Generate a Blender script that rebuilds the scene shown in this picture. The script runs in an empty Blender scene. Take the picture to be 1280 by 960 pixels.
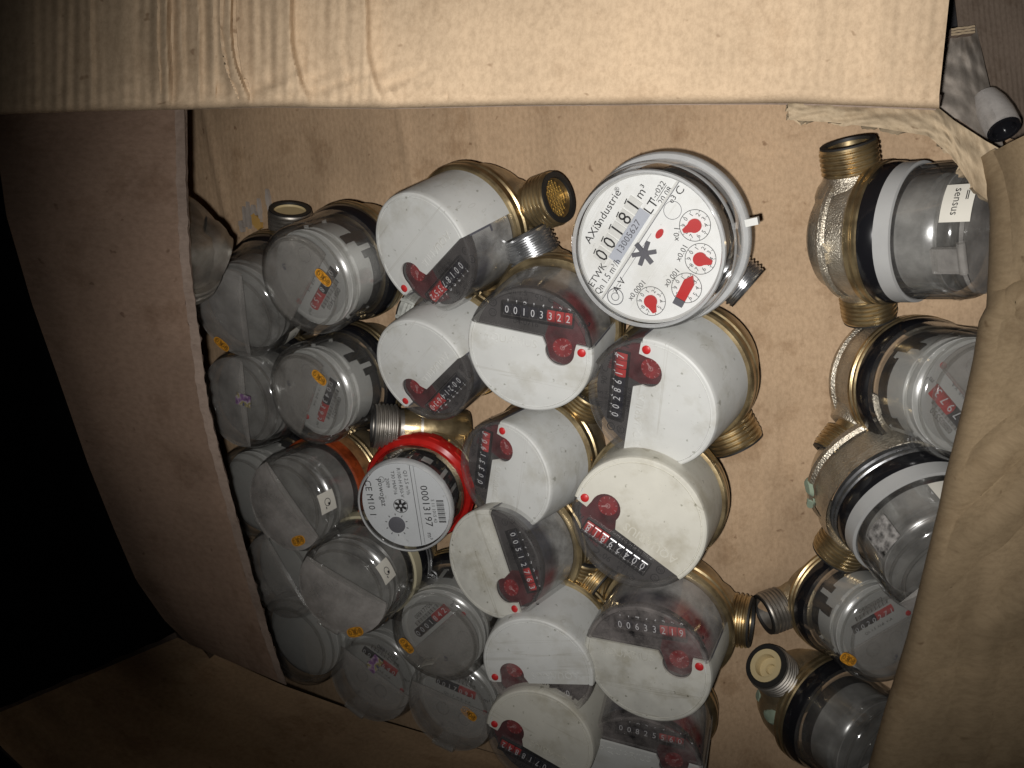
import bpy, math, random
from mathutils import Vector, Matrix, noise
random.seed(7)
SC = bpy.context.scene
COL = SC.collection
rad = math.radians
# ------------------------------------------------------------------ camera
F = 967.0                                   # focal length in px of a 1280 px wide frame
VP = ((1050 - 640) / F, (270 - 480) / F, 1.0)   # where plumb lines meet: the "down" direction seen by the camera
down = Vector(VP).normalized()
CAM_H = 0.478                               # lens above the box bottom
up = -down
wx = Vector((1, 0, 0)); wx = (wx - up * wx.dot(up)).normalized()
wy = up.cross(wx)
R3 = Matrix((wx, wy, up))                   # rows: camera-space -> world
EYE = Vector((0, 0, CAM_H))
def W(v):                                   # vector given in lens axes (right, down, forward) -> world point
    return R3 @ Vector(v) + EYE
def at(u, v, d):                            # pixel of the photo and distance -> world point
    return W(((u - 640) / F * d, (v - 480) / F * d, d))
def on_floor(u, v, h=0.0):
    r = R3 @ Vector(((u - 640) / F, (v - 480) / F, 1.0))
    t = (h - CAM_H) / r.z
    return EYE + r * t
cd = bpy.data.cameras.new('camera'); cam = bpy.data.objects.new('camera', cd); COL.objects.link(cam)
cd.sensor_width = 36; cd.lens = 36 * F / 1280; cd.clip_start = 0.01; cd.clip_end = 50
mr = Matrix((R3 @ Vector((1, 0, 0)), R3 @ Vector((0, -1, 0)), R3 @ Vector((0, 0, -1)))).transposed().to_4x4()
cam.matrix_world = Matrix.Translation(EYE) @ mr
SC.camera = cam
# ------------------------------------------------------------------ world and flash lamp
wd = bpy.data.worlds.new('World'); SC.world = wd; wd.use_nodes = True
bg = wd.node_tree.nodes['Background']; bg.inputs[0].default_value = (1.0, 0.98, 0.95, 1); bg.inputs[1].default_value = 0.004
ld = bpy.data.lights.new('phone_flash', 'SPOT'); lamp = bpy.data.objects.new('phone_flash', ld); COL.objects.link(lamp)
ld.energy = 7.7; ld.spot_size = rad(91); ld.spot_blend = 1.0; ld.shadow_soft_size = 0.0035; ld.color = (1.0, 0.975, 0.945)
FLASH = W((-0.011, 0.010, 0.0))
lamp.location = FLASH
aim = at(808, 318, 0.45) - FLASH
lamp.rotation_euler = aim.to_track_quat('-Z', 'Y').to_euler()
vs = SC.view_settings; vs.view_transform = 'Standard'; vs.look = 'None'; vs.exposure = 0.0; vs.gamma = 1.0; vs.use_curve_mapping = False
SC.cycles.max_bounces = 10; SC.cycles.diffuse_bounces = 2; SC.cycles.transparent_max_bounces = 24; SC.cycles.caustics_reflective = False; SC.cycles.caustics_refractive = False
SC.cycles.use_denoising = True

# ------------------------------------------------------------------ materials
def nt(name):
    m = bpy.data.materials.new(name); m.use_nodes = True
    t = m.node_tree; return m, t.nodes, t.links, t.nodes['Principled BSDF']
def ramp(N, stops):
    r = N.new('ShaderNodeValToRGB'); e = r.color_ramp.elements
    while len(e) < len(stops): e.new(0.5)
    for x, (p, c) in zip(e, stops): x.position = p; x.color = (*c, 1)
    return r
def tex(N, L, scale, detail=4, rough=0.55, coord='Object', vec=None, stretch=None):
    n = N.new('ShaderNodeTexNoise'); n.inputs['Scale'].default_value = scale
    n.inputs['Detail'].default_value = detail; n.inputs['Roughness'].default_value = rough
    tc = N.new('ShaderNodeTexCoord'); src = tc.outputs[coord]
    if stretch:
        mp = N.new('ShaderNodeMapping'); mp.inputs['Scale'].default_value = stretch
        L.new(src, mp.inputs['Vector']); src = mp.outputs[0]
    L.new(src, n.inputs['Vector']); return n
def bump(N, L, b, height, strength, dist, prev=None):
    k = N.new('ShaderNodeBump'); k.inputs['Strength'].default_value = strength; k.inputs['Distance'].default_value = dist
    L.new(height, k.inputs['Height'])
    if prev: L.new(prev.outputs[0], k.inputs['Normal'])
    L.new(k.outputs[0], b.inputs['Normal']); return k

def mat_card(name, base, flute=0.5, dirt=0.35, stain=0.6):
    m, N, L, b = nt(name)
    d = tuple(c * (1 - dirt) for c in base); l = tuple(min(1, c * 1.13) for c in base)
    n1 = tex(N, L, 9, 3, 0.5, 'UV'); r1 = ramp(N, [(0.32, d), (0.52, base), (0.75, l)]); L.new(n1.outputs[0], r1.inputs[0])
    n2 = tex(N, L, 380, 4, 0.75, 'UV', stretch=(1, 0.6, 1)); r2 = ramp(N, [(0.32, (0.78, 0.76, 0.74)), (0.60, (1.06, 1.06, 1.06))]); L.new(n2.outputs[0], r2.inputs[0])
    mx = N.new('ShaderNodeMix'); mx.data_type = 'RGBA'; mx.blend_type = 'MULTIPLY'; mx.inputs[0].default_value = 0.8
    L.new(r1.outputs[0], mx.inputs[6]); L.new(r2.outputs[0], mx.inputs[7])
    n3 = tex(N, L, 150, 5, 0.7, 'UV', stretch=(1, 0.10, 1)); r3 = ramp(N, [(0.30, (0.80, 0.78, 0.76)), (0.5, (1, 1, 1))]); L.new(n3.outputs[0], r3.inputs[0])
    m2 = N.new('ShaderNodeMix'); m2.data_type = 'RGBA'; m2.blend_type = 'MULTIPLY'; m2.inputs[0].default_value = 0.10
    L.new(mx.outputs[2], m2.inputs[6]); L.new(r3.outputs[0], m2.inputs[7])
    n4 = tex(N, L, 130, 2, 0.5, 'UV'); r4 = ramp(N, [(0.70, (1, 1, 1)), (0.76, (0.45, 0.38, 0.33))]); L.new(n4.outputs[0], r4.inputs[0])
    m3 = N.new('ShaderNodeMix'); m3.data_type = 'RGBA'; m3.blend_type = 'MULTIPLY'; m3.inputs[0].default_value = 0.7
    L.new(m2.outputs[2], m3.inputs[6]); L.new(r4.outputs[0], m3.inputs[7])
    n6 = tex(N, L, 22, 6, 0.72, 'UV'); r6 = ramp(N, [(0.36, (0.66, 0.60, 0.54)), (0.47, (1, 1, 1)), (0.62, (1, 1, 1)), (0.72, (1.18, 1.17, 1.15))]); L.new(n6.outputs[0], r6.inputs[0])
    m4 = N.new('ShaderNodeMix'); m4.data_type = 'RGBA'; m4.blend_type = 'MULTIPLY'; m4.inputs[0].default_value = stain
    L.new(m3.outputs[2], m4.inputs[6]); L.new(r6.outputs[0], m4.inputs[7])
    n7 = tex(N, L, 40, 2, 0.4, 'UV', stretch=(1.6, 0.05, 1)); r7 = ramp(N, [(0.66, (1, 1, 1)), (0.70, (1.22, 1.2, 1.17)), (0.74, (1, 1, 1))]); L.new(n7.outputs[0], r7.inputs[0])
    m5 = N.new('ShaderNodeMix'); m5.data_type = 'RGBA'; m5.blend_type = 'MULTIPLY'; m5.inputs[0].default_value = stain * 0.25
    L.new(m4.outputs[2], m5.inputs[6]); L.new(r7.outputs[0], m5.inputs[7]); L.new(m5.outputs[2], b.inputs['Base Color'])
    b.inputs['Roughness'].default_value = 0.82; b.inputs['Specular IOR Level'].default_value = 0.25
    wv = N.new('ShaderNodeTexWave'); wv.inputs['Scale'].default_value = 62; wv.inputs['Distortion'].default_value = 0.25; wv.inputs['Detail'].default_value = 1; wv.inputs['Detail Scale'].default_value = 0.4
    tc = N.new('ShaderNodeTexCoord'); L.new(tc.outputs['UV'], wv.inputs['Vector'])
    k = bump(N, L, b, wv.outputs['Fac'], flute, 0.0005)
    n5 = tex(N, L, 35, 5, 0.6, 'UV'); k = bump(N, L, b, n5.outputs[0], 0.3, 0.0012, k)
    bump(N, L, b, n2.outputs[0], 0.2, 0.0003, k)
    return m
def mat_metal(name, base, dark, rough=0.34, cast=0.0, patina=0.5):
    m, N, L, b = nt(name)
    n1 = tex(N, L, 55, 6, 0.65); r = ramp(N, [(0.5 - patina * 0.35, dark), (0.62, base)]); L.new(n1.outputs[0], r.inputs[0])
    L.new(r.outputs[0], b.inputs['Base Color']); b.inputs['Metallic'].default_value = 0.92
    n2 = tex(N, L, 120, 3); rr = N.new('ShaderNodeMapRange'); rr.inputs[3].default_value = rough - 0.1; rr.inputs[4].default_value = rough + 0.18
    L.new(n2.outputs[0], rr.inputs[0]); L.new(rr.outputs[0], b.inputs['Roughness'])
    n3 = tex(N, L, 1100 if cast else 300, 2); bump(N, L, b, n3.outputs[0], cast if cast else 0.12, 0.0006)
    return m
def mat_plain(name, col, rough=0.4, spec=0.5, var=0.12, speck=0.0, scale=30, grime=0.0):
    m, N, L, b = nt(name)
    n1 = tex(N, L, scale, 5, 0.6); r = ramp(N, [(0.3, tuple(c * (1 - var) for c in col)), (0.65, col)]); L.new(n1.outputs[0], r.inputs[0])
    out = r.outputs[0]
    if speck:
        n2 = tex(N, L, 260, 2, 0.5); r2 = ramp(N, [(0.68, (1, 1, 1)), (0.74, (1 - speck, 1 - speck, 1 - speck * 1.1))]); L.new(n2.outputs[0], r2.inputs[0])
        mx = N.new('ShaderNodeMix'); mx.data_type = 'RGBA'; mx.blend_type = 'MULTIPLY'; mx.inputs[0].default_value = 1
        L.new(out, mx.inputs[6]); L.new(r2.outputs[0], mx.inputs[7]); out = mx.outputs[2]
    if grime:
        oi = N.new('ShaderNodeObjectInfo'); ad = N.new('ShaderNodeVectorMath'); ad.operation = 'ADD'; tc = N.new('ShaderNodeTexCoord'); L.new(tc.outputs['Object'], ad.inputs[0])
        cx = N.new('ShaderNodeCombineXYZ'); mu = N.new('ShaderNodeMath'); mu.operation = 'MULTIPLY'; mu.inputs[1].default_value = 7.0; L.new(oi.outputs['Random'], mu.inputs[0]); L.new(mu.outputs[0], cx.inputs[0]); L.new(mu.outputs[0], cx.inputs[1]); L.new(cx.outputs[0], ad.inputs[1])
        def layer(scale, rot, stretch, stops, det=3, src=out):
            mp = N.new('ShaderNodeMapping'); mp.inputs['Rotation'].default_value = (0, 0, rot); mp.inputs['Scale'].default_value = stretch; L.new(ad.outputs[0], mp.inputs['Vector'])
            n = N.new('ShaderNodeTexNoise'); n.inputs['Scale'].default_value = scale; n.inputs['Detail'].default_value = det; n.inputs['Roughness'].default_value = 0.65; L.new(mp.outputs[0], n.inputs['Vector'])
            r_ = ramp(N, stops); L.new(n.outputs[0], r_.inputs[0]); mx = N.new('ShaderNodeMix'); mx.data_type = 'RGBA'; mx.blend_type = 'MULTIPLY'; mx.inputs[0].default_value = grime
            L.new(src, mx.inputs[6]); L.new(r_.outputs[0], mx.inputs[7]); return mx.outputs[2]
        out = layer(38, 0, (1, 1, 1), [(0.34, (0.70, 0.67, 0.60)), (0.50, (1, 1, 1))], 7)
        out = layer(60, 0.7, (0.10, 3.0, 1), [(0.655, (1, 1, 1)), (0.67, (0.76, 0.74, 0.70)), (0.685, (1, 1, 1))], 1, out)
        out = layer(50, -0.5, (0.12, 3.4, 1), [(0.675, (1, 1, 1)), (0.69, (0.74, 0.72, 0.68)), (0.705, (1, 1, 1))], 1, out)
    L.new(out, b.inputs['Base Color']); b.inputs['Roughness'].default_value = rough; b.inputs['Specular IOR Level'].default_value = spec
    return m
def mat_clear(name, haze, hcol=(0.55, 0.53, 0.50), tint=(0.98, 0.98, 0.975), rough=0.05, patch=0.0, spec=0.06):
    m = bpy.data.materials.new(name); m.use_nodes = True; N = m.node_tree.nodes; L = m.node_tree.links
    N.remove(N['Principled BSDF']); out = N['Material Output']
    tr = N.new('ShaderNodeBsdfTransparent'); tr.inputs[0].default_value = (*tint, 1)
    df = N.new('ShaderNodeBsdfDiffuse'); df.inputs[0].default_value = (*hcol, 1)
    gl = N.new('ShaderNodeBsdfGlossy'); gl.inputs['Roughness'].default_value = rough
    n1 = tex(N, L, 45, 6, 0.7); mr_ = N.new('ShaderNodeMapRange'); mr_.inputs[1].default_value = 0.35; mr_.inputs[2].default_value = 0.7
    mr_.inputs[3].default_value = max(0, haze - patch * 0.5); mr_.inputs[4].default_value = min(1, haze + patch)
    L.new(n1.outputs[0], mr_.inputs[0])
    m1 = N.new('ShaderNodeMixShader'); L.new(mr_.outputs[0], m1.inputs[0]); L.new(tr.outputs[0], m1.inputs[1]); L.new(df.outputs[0], m1.inputs[2])
    lw = N.new('ShaderNodeLayerWeight'); lw.inputs[0].default_value = 0.5
    pw = N.new('ShaderNodeMath'); pw.operation = 'POWER'; pw.inputs[1].default_value = 4.0; L.new(lw.outputs['Facing'], pw.inputs[0])
    ma = N.new('ShaderNodeMath'); ma.operation = 'MULTIPLY_ADD'; ma.inputs[1].default_value = 0.9; ma.inputs[2].default_value = spec; L.new(pw.outputs[0], ma.inputs[0])
    n2 = tex(N, L, 90, 3); bp = N.new('ShaderNodeBump'); bp.inputs['Strength'].default_value = 0.08; bp.inputs['Distance'].default_value = 0.001; L.new(n2.outputs[0], bp.inputs['Height']); L.new(bp.outputs[0], gl.inputs['Normal'])
    m2 = N.new('ShaderNodeMixShader'); L.new(ma.outputs[0], m2.inputs[0]); L.new(m1.outputs[0], m2.inputs[1]); L.new(gl.outputs[0], m2.inputs[2])
    L.new(m2.outputs[0], out.inputs['Surface']); return m

M = {}
M['card_panel'] = mat_card('cardboard_reddish', (0.53, 0.372, 0.235), 0.14, 0.25)
M['card_low'] = mat_card('cardboard_lower', (0.50, 0.34, 0.205), 0.1, 0.3)
M['card_flap'] = mat_card('cardboard_pale', (0.55, 0.41, 0.272), 0.30, 0.16, 0.35)
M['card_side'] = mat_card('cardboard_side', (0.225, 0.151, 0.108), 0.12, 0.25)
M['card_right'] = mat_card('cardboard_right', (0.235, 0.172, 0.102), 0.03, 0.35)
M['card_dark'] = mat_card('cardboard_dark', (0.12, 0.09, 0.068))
M['card_torn'] = mat_card('cardboard_torn', (0.46, 0.36, 0.24), 0.05, 0.25)
M['card_grey'] = mat_card('cardboard_grey_edge', (0.33, 0.29, 0.25), 0.05, 0.35)
M['card_cut'] = mat_card('cardboard_cut_edge', (0.27, 0.205, 0.165), 0.1, 0.45)
M['brass'] = mat_metal('brass_machined', (0.62, 0.49, 0.28), (0.30, 0.22, 0.12), 0.30)
M['brass_cast'] = mat_metal('brass_cast', (0.58, 0.48, 0.32), (0.29, 0.23, 0.15), 0.46, 0.8, 0.6)
M['nickel_cast'] = mat_metal('nickel_cast', (0.74, 0.68, 0.57), (0.48, 0.42, 0.33), 0.40, 1.0)
M['chrome'] = mat_metal('chrome', (0.62, 0.63, 0.64), (0.30, 0.30, 0.31), 0.25)
M['steel_dull'] = mat_metal('dull_metal', (0.45, 0.42, 0.38), (0.22, 0.20, 0.17), 0.42)
M['white_face'] = mat_plain('white_plastic_face', (0.67, 0.675, 0.65), 0.5, 0.3, 0.12, 0.4, 30, 0.55)
M['white_dirty'] = mat_plain('white_plastic_dirty', (0.62, 0.61, 0.55), 0.6, 0.25, 0.22, 0.55, 55, 0.9)
M['white_cream'] = mat_plain('white_plastic_cream', (0.67, 0.65, 0.57), 0.5, 0.3, 0.12, 0.4, 40, 0.7)
M['white_side'] = mat_plain('white_plastic_side', (0.655, 0.66, 0.64), 0.4, 0.4, 0.06, 0.1)
M['white_part'] = mat_plain('white_plastic_part', (0.76, 0.76, 0.73), 0.4, 0.4)
M['steel_block'] = mat_plain('grey_block', (0.56, 0.55, 0.525), 0.3, 0.7, 0.75, 0, 42)
M['collar_grey'] = mat_plain('collar_grey', (0.46, 0.46, 0.45), 0.35, 0.5, 0.15)
M['cream'] = mat_plain('aged_cream_plastic', (0.52, 0.47, 0.32), 0.45)
M['dial_white2'] = mat_plain('dial_white_dull', (0.66, 0.68, 0.70), 0.5, 0.3, 0.1, 0.2)
M['dial_white'] = mat_plain('dial_white', (0.90, 0.91, 0.90), 0.5, 0.3, 0.06, 0.2, 30, 0.35)
M['dial_grey'] = mat_plain('dial_grey', (0.56, 0.56, 0.54), 0.5, 0.3)
M['serial_grey'] = mat_plain('serial_strip', (0.52, 0.55, 0.62), 0.5)
M['ink'] = mat_plain('black_ink', (0.012, 0.012, 0.014), 0.5, 0.3)
M['ink_grey'] = mat_plain('grey_ink', (0.12, 0.12, 0.14), 0.5, 0.3)
M['black'] = mat_plain('black_plastic', (0.010, 0.010, 0.012), 0.16, 0.7)
M['rubber'] = mat_plain('black_rubber', (0.02, 0.019, 0.018), 0.55, 0.4)
M['plate'] = mat_plain('register_plate', (0.062, 0.057, 0.057), 0.4, 0.5, 0.3)
M['wheel_black'] = mat_plain('wheel_black', (0.010, 0.011, 0.020), 0.2, 0.8)
M['wheel_red'] = mat_plain('wheel_red', (0.50, 0.04, 0.04), 0.2, 0.8)
M['red_panel'] = mat_plain('red_plate', (0.13, 0.028, 0.034), 0.35, 0.5, 0.6, 0, 90)
M['red'] = mat_plain('red_paint', (0.58, 0.028, 0.03), 0.4)
M['red_ring'] = mat_plain('red_ring_plastic', (0.50, 0.018, 0.014), 0.14, 0.8, 0.45, 0, 60)
M['digit'] = mat_plain('white_digit', (0.76, 0.76, 0.78), 0.4)
M['drum_dark'] = mat_plain('drum_dark', (0.11, 0.11, 0.125), 0.5, 0.4, 0.5, 0, 80)
M['drum_red'] = mat_plain('drum_red', (0.27, 0.06, 0.065), 0.5, 0.4, 0.5, 0, 80)
M['orange'] = mat_plain('orange_sticker', (0.80, 0.36, 0.035), 0.5, 0.3)
M['orange_ring'] = mat_plain('rusty_orange', (0.40, 0.070, 0.018), 0.4, 0.4, 0.85, 0.3, 70)
M['rust'] = mat_plain('rust_brown', (0.30, 0.15, 0.06), 0.6, 0.3, 0.8, 0.3, 80)
M['tag'] = mat_plain('white_tag', (0.74, 0.71, 0.63), 0.5, 0.3)
M['dial_dark_red'] = mat_plain('dial_dark_red', (0.34, 0.03, 0.035), 0.35, 0.5, 0.5, 0, 200)
M['pink_ink'] = mat_plain('pink_ink', (0.50, 0.25, 0.25), 0.5)
M['holo_old'] = mat_plain('hologram_foil', (0.5, 0.45, 0.55), 0.2, 0.8)
def mat_holo():
    m, N, L, b = nt('hologram_foil'); n1 = tex(N, L, 130, 3, 0.6)
    r = ramp(N, [(0.32, (0.10, 0.09, 0.13)), (0.45, (0.55, 0.30, 0.62)), (0.52, (0.85, 0.80, 0.78)), (0.58, (0.65, 0.55, 0.20)), (0.66, (0.20, 0.22, 0.42))]); L.new(n1.outputs[0], r.inputs[0]); L.new(r.outputs[0], b.inputs['Base Color'])
    b.inputs['Metallic'].default_value = 0.5; b.inputs['Roughness'].default_value = 0.35; return m
M['holo'] = mat_holo()
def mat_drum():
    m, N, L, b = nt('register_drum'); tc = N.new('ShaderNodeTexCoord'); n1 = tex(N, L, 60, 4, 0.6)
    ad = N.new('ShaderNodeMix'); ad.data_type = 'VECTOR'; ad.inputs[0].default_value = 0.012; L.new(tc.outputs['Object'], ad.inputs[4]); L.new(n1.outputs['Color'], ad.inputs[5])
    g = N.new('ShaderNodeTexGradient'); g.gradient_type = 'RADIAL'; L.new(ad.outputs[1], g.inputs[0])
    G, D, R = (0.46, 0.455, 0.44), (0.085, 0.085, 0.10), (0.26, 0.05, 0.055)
    r = ramp(N, [(0.0, G), (0.53, G), (0.58, R), (0.655, R), (0.68, (0.2, 0.16, 0.16)), (0.71, D), (0.80, D), (0.86, (0.30, 0.30, 0.30)), (0.93, G)]); L.new(g.outputs['Fac'], r.inputs[0])  # dark and red bands: the rollers' blurred reflection painted into the drum colour
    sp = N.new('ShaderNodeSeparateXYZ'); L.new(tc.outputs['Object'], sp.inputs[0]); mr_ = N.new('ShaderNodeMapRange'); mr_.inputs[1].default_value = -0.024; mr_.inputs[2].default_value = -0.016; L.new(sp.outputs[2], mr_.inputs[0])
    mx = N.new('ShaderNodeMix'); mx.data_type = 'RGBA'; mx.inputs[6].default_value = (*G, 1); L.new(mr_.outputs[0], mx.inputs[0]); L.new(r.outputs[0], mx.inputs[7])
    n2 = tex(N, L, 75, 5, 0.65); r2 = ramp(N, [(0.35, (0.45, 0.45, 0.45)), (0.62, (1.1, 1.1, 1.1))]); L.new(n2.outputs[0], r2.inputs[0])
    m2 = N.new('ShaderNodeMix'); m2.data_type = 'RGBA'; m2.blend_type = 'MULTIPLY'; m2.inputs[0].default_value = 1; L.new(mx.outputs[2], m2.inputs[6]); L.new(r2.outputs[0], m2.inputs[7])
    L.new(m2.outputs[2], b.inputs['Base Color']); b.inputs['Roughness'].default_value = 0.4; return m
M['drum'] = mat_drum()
M['residue'] = mat_plain('label_residue', (0.42, 0.40, 0.38), 0.7, 0.2, 0.95, 0.6, 260)
M['dome_top'] = mat_clear('dome_top', 0.07, (0.62, 0.60, 0.57), patch=0.11, rough=0.16)
M['gauze'] = mat_metal('filter_gauze', (0.62, 0.47, 0.20), (0.35, 0.25, 0.10), 0.4)
M['ivory'] = mat_plain('ivory_plastic', (0.62, 0.50, 0.28), 0.5, 0.3, 0.2)
M['tape'] = mat_plain('thread_tape', (0.62, 0.63, 0.58), 0.6, 0.3, 0.5, 0.4, 120)
M['verdigris'] = mat_plain('verdigris', (0.36, 0.44, 0.33), 0.85, 0.1, 0.25)
M['yellow_paper'] = mat_plain('yellow_paper', (0.55, 0.33, 0.10), 0.8, 0.1)
M['paint_white'] = mat_plain('white_smear', (0.55, 0.48, 0.42), 0.8, 0.1, 0.4)
M['ground'] = mat_plain('dark_floor', (0.03, 0.029, 0.031), 0.8, 0.2, 0.4, 0, 6)
M['grey_plastic'] = mat_plain('grey_plastic', (0.085, 0.088, 0.092), 0.3, 0.5, 0.4)
M['clear'] = mat_clear('clear_plastic', 0.03, patch=0.04, rough=0.06, spec=0.07)
M['clear_dome'] = mat_clear('clear_dome', 0.06, (0.46, 0.44, 0.41), patch=0.07, rough=0.09, spec=0.12)
M['window'] = mat_clear('window_plastic', 0.08, (0.42, 0.40, 0.39), patch=0.08, rough=0.12, spec=0.09)
M['window_dusty'] = mat_clear('window_dusty', 0.16, (0.50, 0.45, 0.43), patch=0.30)
M['lid'] = mat_clear('grey_lid', 0.46, (0.60, 0.56, 0.525), patch=0.28, rough=0.2, spec=0.08)
M['lid_thin'] = mat_clear('thin_lid', 0.28, (0.58, 0.55, 0.515), patch=0.20, rough=0.16, spec=0.08)
M['inner_glass'] = mat_clear('inner_glass', 0.02, (0.5, 0.5, 0.5), patch=0.04, rough=0.26, spec=0.20)
M['half_lid'] = mat_clear('half_lid', 0.22, (0.55, 0.52, 0.48), patch=0.16, rough=0.14, spec=0.12)
M['flange'] = mat_clear('frosted_flange', 0.55, (0.66, 0.67, 0.67), patch=0.15, rough=0.1)

# ------------------------------------------------------------------ mesh building
I4 = Matrix.Identity(4)
def T(x=0, y=0, z=0): return Matrix.Translation((x, y, z))
def RZ(a): return Matrix.Rotation(a, 4, 'Z')
def RY(a): return Matrix.Rotation(a, 4, 'Y')
TX = Matrix(((0, 0, 1, 0), (1, 0, 0, 0), (0, 1, 0, 0), (0, 0, 0, 1)))      # lathe axis z -> x
_txt = {}
def text_data(s, size, align='CENTER'):
    k = (s, size, align)
    if k not in _txt:
        c = bpy.data.curves.new('lettering_curve', 'FONT'); c.body = s; c.size = size; c.align_x = align; c.align_y = 'CENTER'; c.resolution_u = 2
        o = bpy.data.objects.new('lettering_temp', c); COL.objects.link(o)
        dg = bpy.context.evaluated_depsgraph_get(); me = bpy.data.meshes.new_from_object(o.evaluated_get(dg))
        _txt[k] = ([tuple(v.co) for v in me.vertices], [tuple(p.vertices) for p in me.polygons])
        bpy.data.objects.remove(o); bpy.data.curves.remove(c); bpy.data.meshes.remove(me)
    return _txt[k]
class MB:
    def __init__(s): s.v = []; s.f = []
    def add(s, vs, fs, m=I4):
        b = len(s.v); s.v += [tuple(m @ Vector(v)) for v in vs]; s.f += [tuple(i + b for i in f) for f in fs]; return s
    def lathe(s, prof, seg=48, a0=0.0, a1=None, m=I4):
        full = a1 is None; a1 = math.tau if full else a1
        n = seg if full else seg + 1; vs = []; k = len(prof)
        for i in range(n):
            a = a0 + (a1 - a0) * i / seg; c, q = math.cos(a), math.sin(a)
            vs += [(r * c, r * q, z) for r, z in prof]
        fs = []
        for i in range(seg):
            j = (i + 1) % n
            for t in range(k - 1): fs.append((i * k + t, j * k + t, j * k + t + 1, i * k + t + 1))
        return s.add(vs, fs, m)
    def disc(s, r, z=0, seg=40, m=I4, x=0, y=0):
        return s.add([(x + r * math.cos(math.tau * i / seg), y + r * math.sin(math.tau * i / seg), z) for i in range(seg)], [tuple(range(seg))], m)
    def ring(s, r0, r1, z=0, seg=32, m=I4, x=0, y=0):
        return s.lathe([(r1, z), (r0, z)], seg, m=m @ T(x, y, 0))
    def slab(s, pts, z0, z1, m=I4):                       # outline counter-clockwise, closed prism
        n = len(pts)
        vs = [(x, y, z1) for x, y in pts] + [(x, y, z0) for x, y in pts]
        fs = [tuple(range(n)), tuple(range(2 * n - 1, n - 1, -1))] + [(i, i + n, (i + 1) % n + n, (i + 1) % n) for i in range(n)]
        return s.add(vs, fs, m)
    def box(s, x0, x1, y0, y1, z0, z1, m=I4): return s.slab([(x0, y0), (x1, y0), (x1, y1), (x0, y1)], z0, z1, m)
    def text(s, t, size, x=0, y=0, z=0, rot=0, align='CENTER', m=I4, sx=1.0):
        v, f = text_data(t, size, align); return s.add(v, f, m @ T(x, y, z) @ RZ(rot) @ Matrix.Diagonal((sx, 1, 1, 1)))
    def mesh(s, name, mat, angle=38, smooth=True):
        me = bpy.data.meshes.new(name); me.from_pydata(s.v, [], s.f); me.materials.append(M[mat]); me.update()
        if smooth:
            me.shade_smooth(); me.set_sharp_from_angle(angle=rad(angle))
        return me
CACHE = {}
def part(name, key, mat, fn, parent, m=I4, angle=38):
    k = (key, mat)
    if k not in CACHE:
        mb = MB(); fn(mb); CACHE[k] = mb.mesh(name, mat, angle)
    o = bpy.data.objects.new(name, CACHE[k]); COL.objects.link(o)
    if parent: o.parent = parent
    o.matrix_local = m
    return o
def thing(name, label, cat, mw=I4, group=None):
    o = bpy.data.objects.new(name, None); COL.objects.link(o); o.empty_display_size = 0.02
    o.matrix_world = mw; o['label'] = label; o['category'] = cat
    if group: o['group'] = group
    return o
def circ(r, a0, a1, n, cx=0, cy=0): return [(cx + r * math.cos(a0 + (a1 - a0) * i / n), cy + r * math.sin(a0 + (a1 - a0) * i / n)) for i in range(n + 1)]
def arc_r(a0, a1): return rad(a0), rad(a1)

# ------------------------------------------------------------------ shared fittings
def nozzle_mb(mb, short=False):
    p = [(0.0135, 0.020), (0.0118, 0.030), (0.0116, 0.0345), (0.0138, 0.036)]
    for k in range(5):
        z = 0.0365 + k * 0.0026; p += [(0.0150, z + 0.0003), (0.0150, z + 0.0011), (0.0138, z + 0.0017), (0.0138, z + 0.0022)]
    p += [(0.0146, 0.0496), (0.0142, 0.0506), (0.0118, 0.0506), (0.0112, 0.0498), (0.0110, 0.040), (0.0, 0.040)]
    mb.lathe(p, 40, m=TX)
def gauze_mb(mb):
    for k in range(-4, 5):
        x = k * 0.0024; h = math.sqrt(max(0, 0.0108 ** 2 - x * x))
        mb.box(-0.00035 + x, 0.00035 + x, -h, h, 0.0462, 0.0470, TX); mb.box(-h, h, -0.00035 + x, 0.00035 + x, 0.0464, 0.0472, TX)
    mb.disc(0.0109, 0.0458, 24, TX)
def add_nozzle(t, ang, z, mat, end=None, tape=False, sc=1.0, out=0.0):
    n = part('nozzle', 'nozzle', mat, nozzle_mb, t, RZ(ang) @ T(out, 0, z) @ Matrix.Scale(sc, 4), 25)
    part('gasket', 'gasket', 'rubber', lambda b: b.lathe([(0.0141, 0.0506), (0.0141, 0.0516), (0.0112, 0.0516), (0.0110, 0.0500)], 36, m=TX), n)
    if end == 'gauze': part('filter_screen', 'gauze', 'gauze', gauze_mb, n)
    elif end == 'ivory': part('inner_sleeve', 'ivory', 'ivory', lambda b: b.lathe([(0.0108, 0.0518), (0.0075, 0.0515), (0.0072, 0.046), (0.0035, 0.0455), (0.003, 0.043), (0.0, 0.043)], 32, m=TX), n)
    elif end == 'plug': part('plug', 'plug', 'ivory', lambda b: b.lathe([(0.0108, 0.0502), (0.0102, 0.0490), (0.0, 0.0488)], 32, m=TX), n)
    elif end == 'dark': part('plug', 'plugd', 'black', lambda b: b.lathe([(0.0108, 0.0505), (0.0090, 0.0498), (0.0060, 0.0480), (0, 0.0480)], 32, m=TX), n)
    if tape:
        def tp(b):
            p = []
            for k in range(9):
                zz = 0.0345 + k * 0.0018; p += [(0.0152 + (k % 2) * 0.0006, zz), (0.0160 - (k % 3) * 0.0005, zz + 0.0009)]
            b.lathe(p, 30, m=TX)
            for i in range(7):
                a = i * 0.9; b.box(0.034, 0.050, -0.0008, 0.0012, 0.0150, 0.0166, Matrix.Rotation(a, 4, 'X') @ RZ(0.05 * (i % 3 - 1)))
        part('thread_tape', 'ttape', 'tape', tp, n)
    return n
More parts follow.
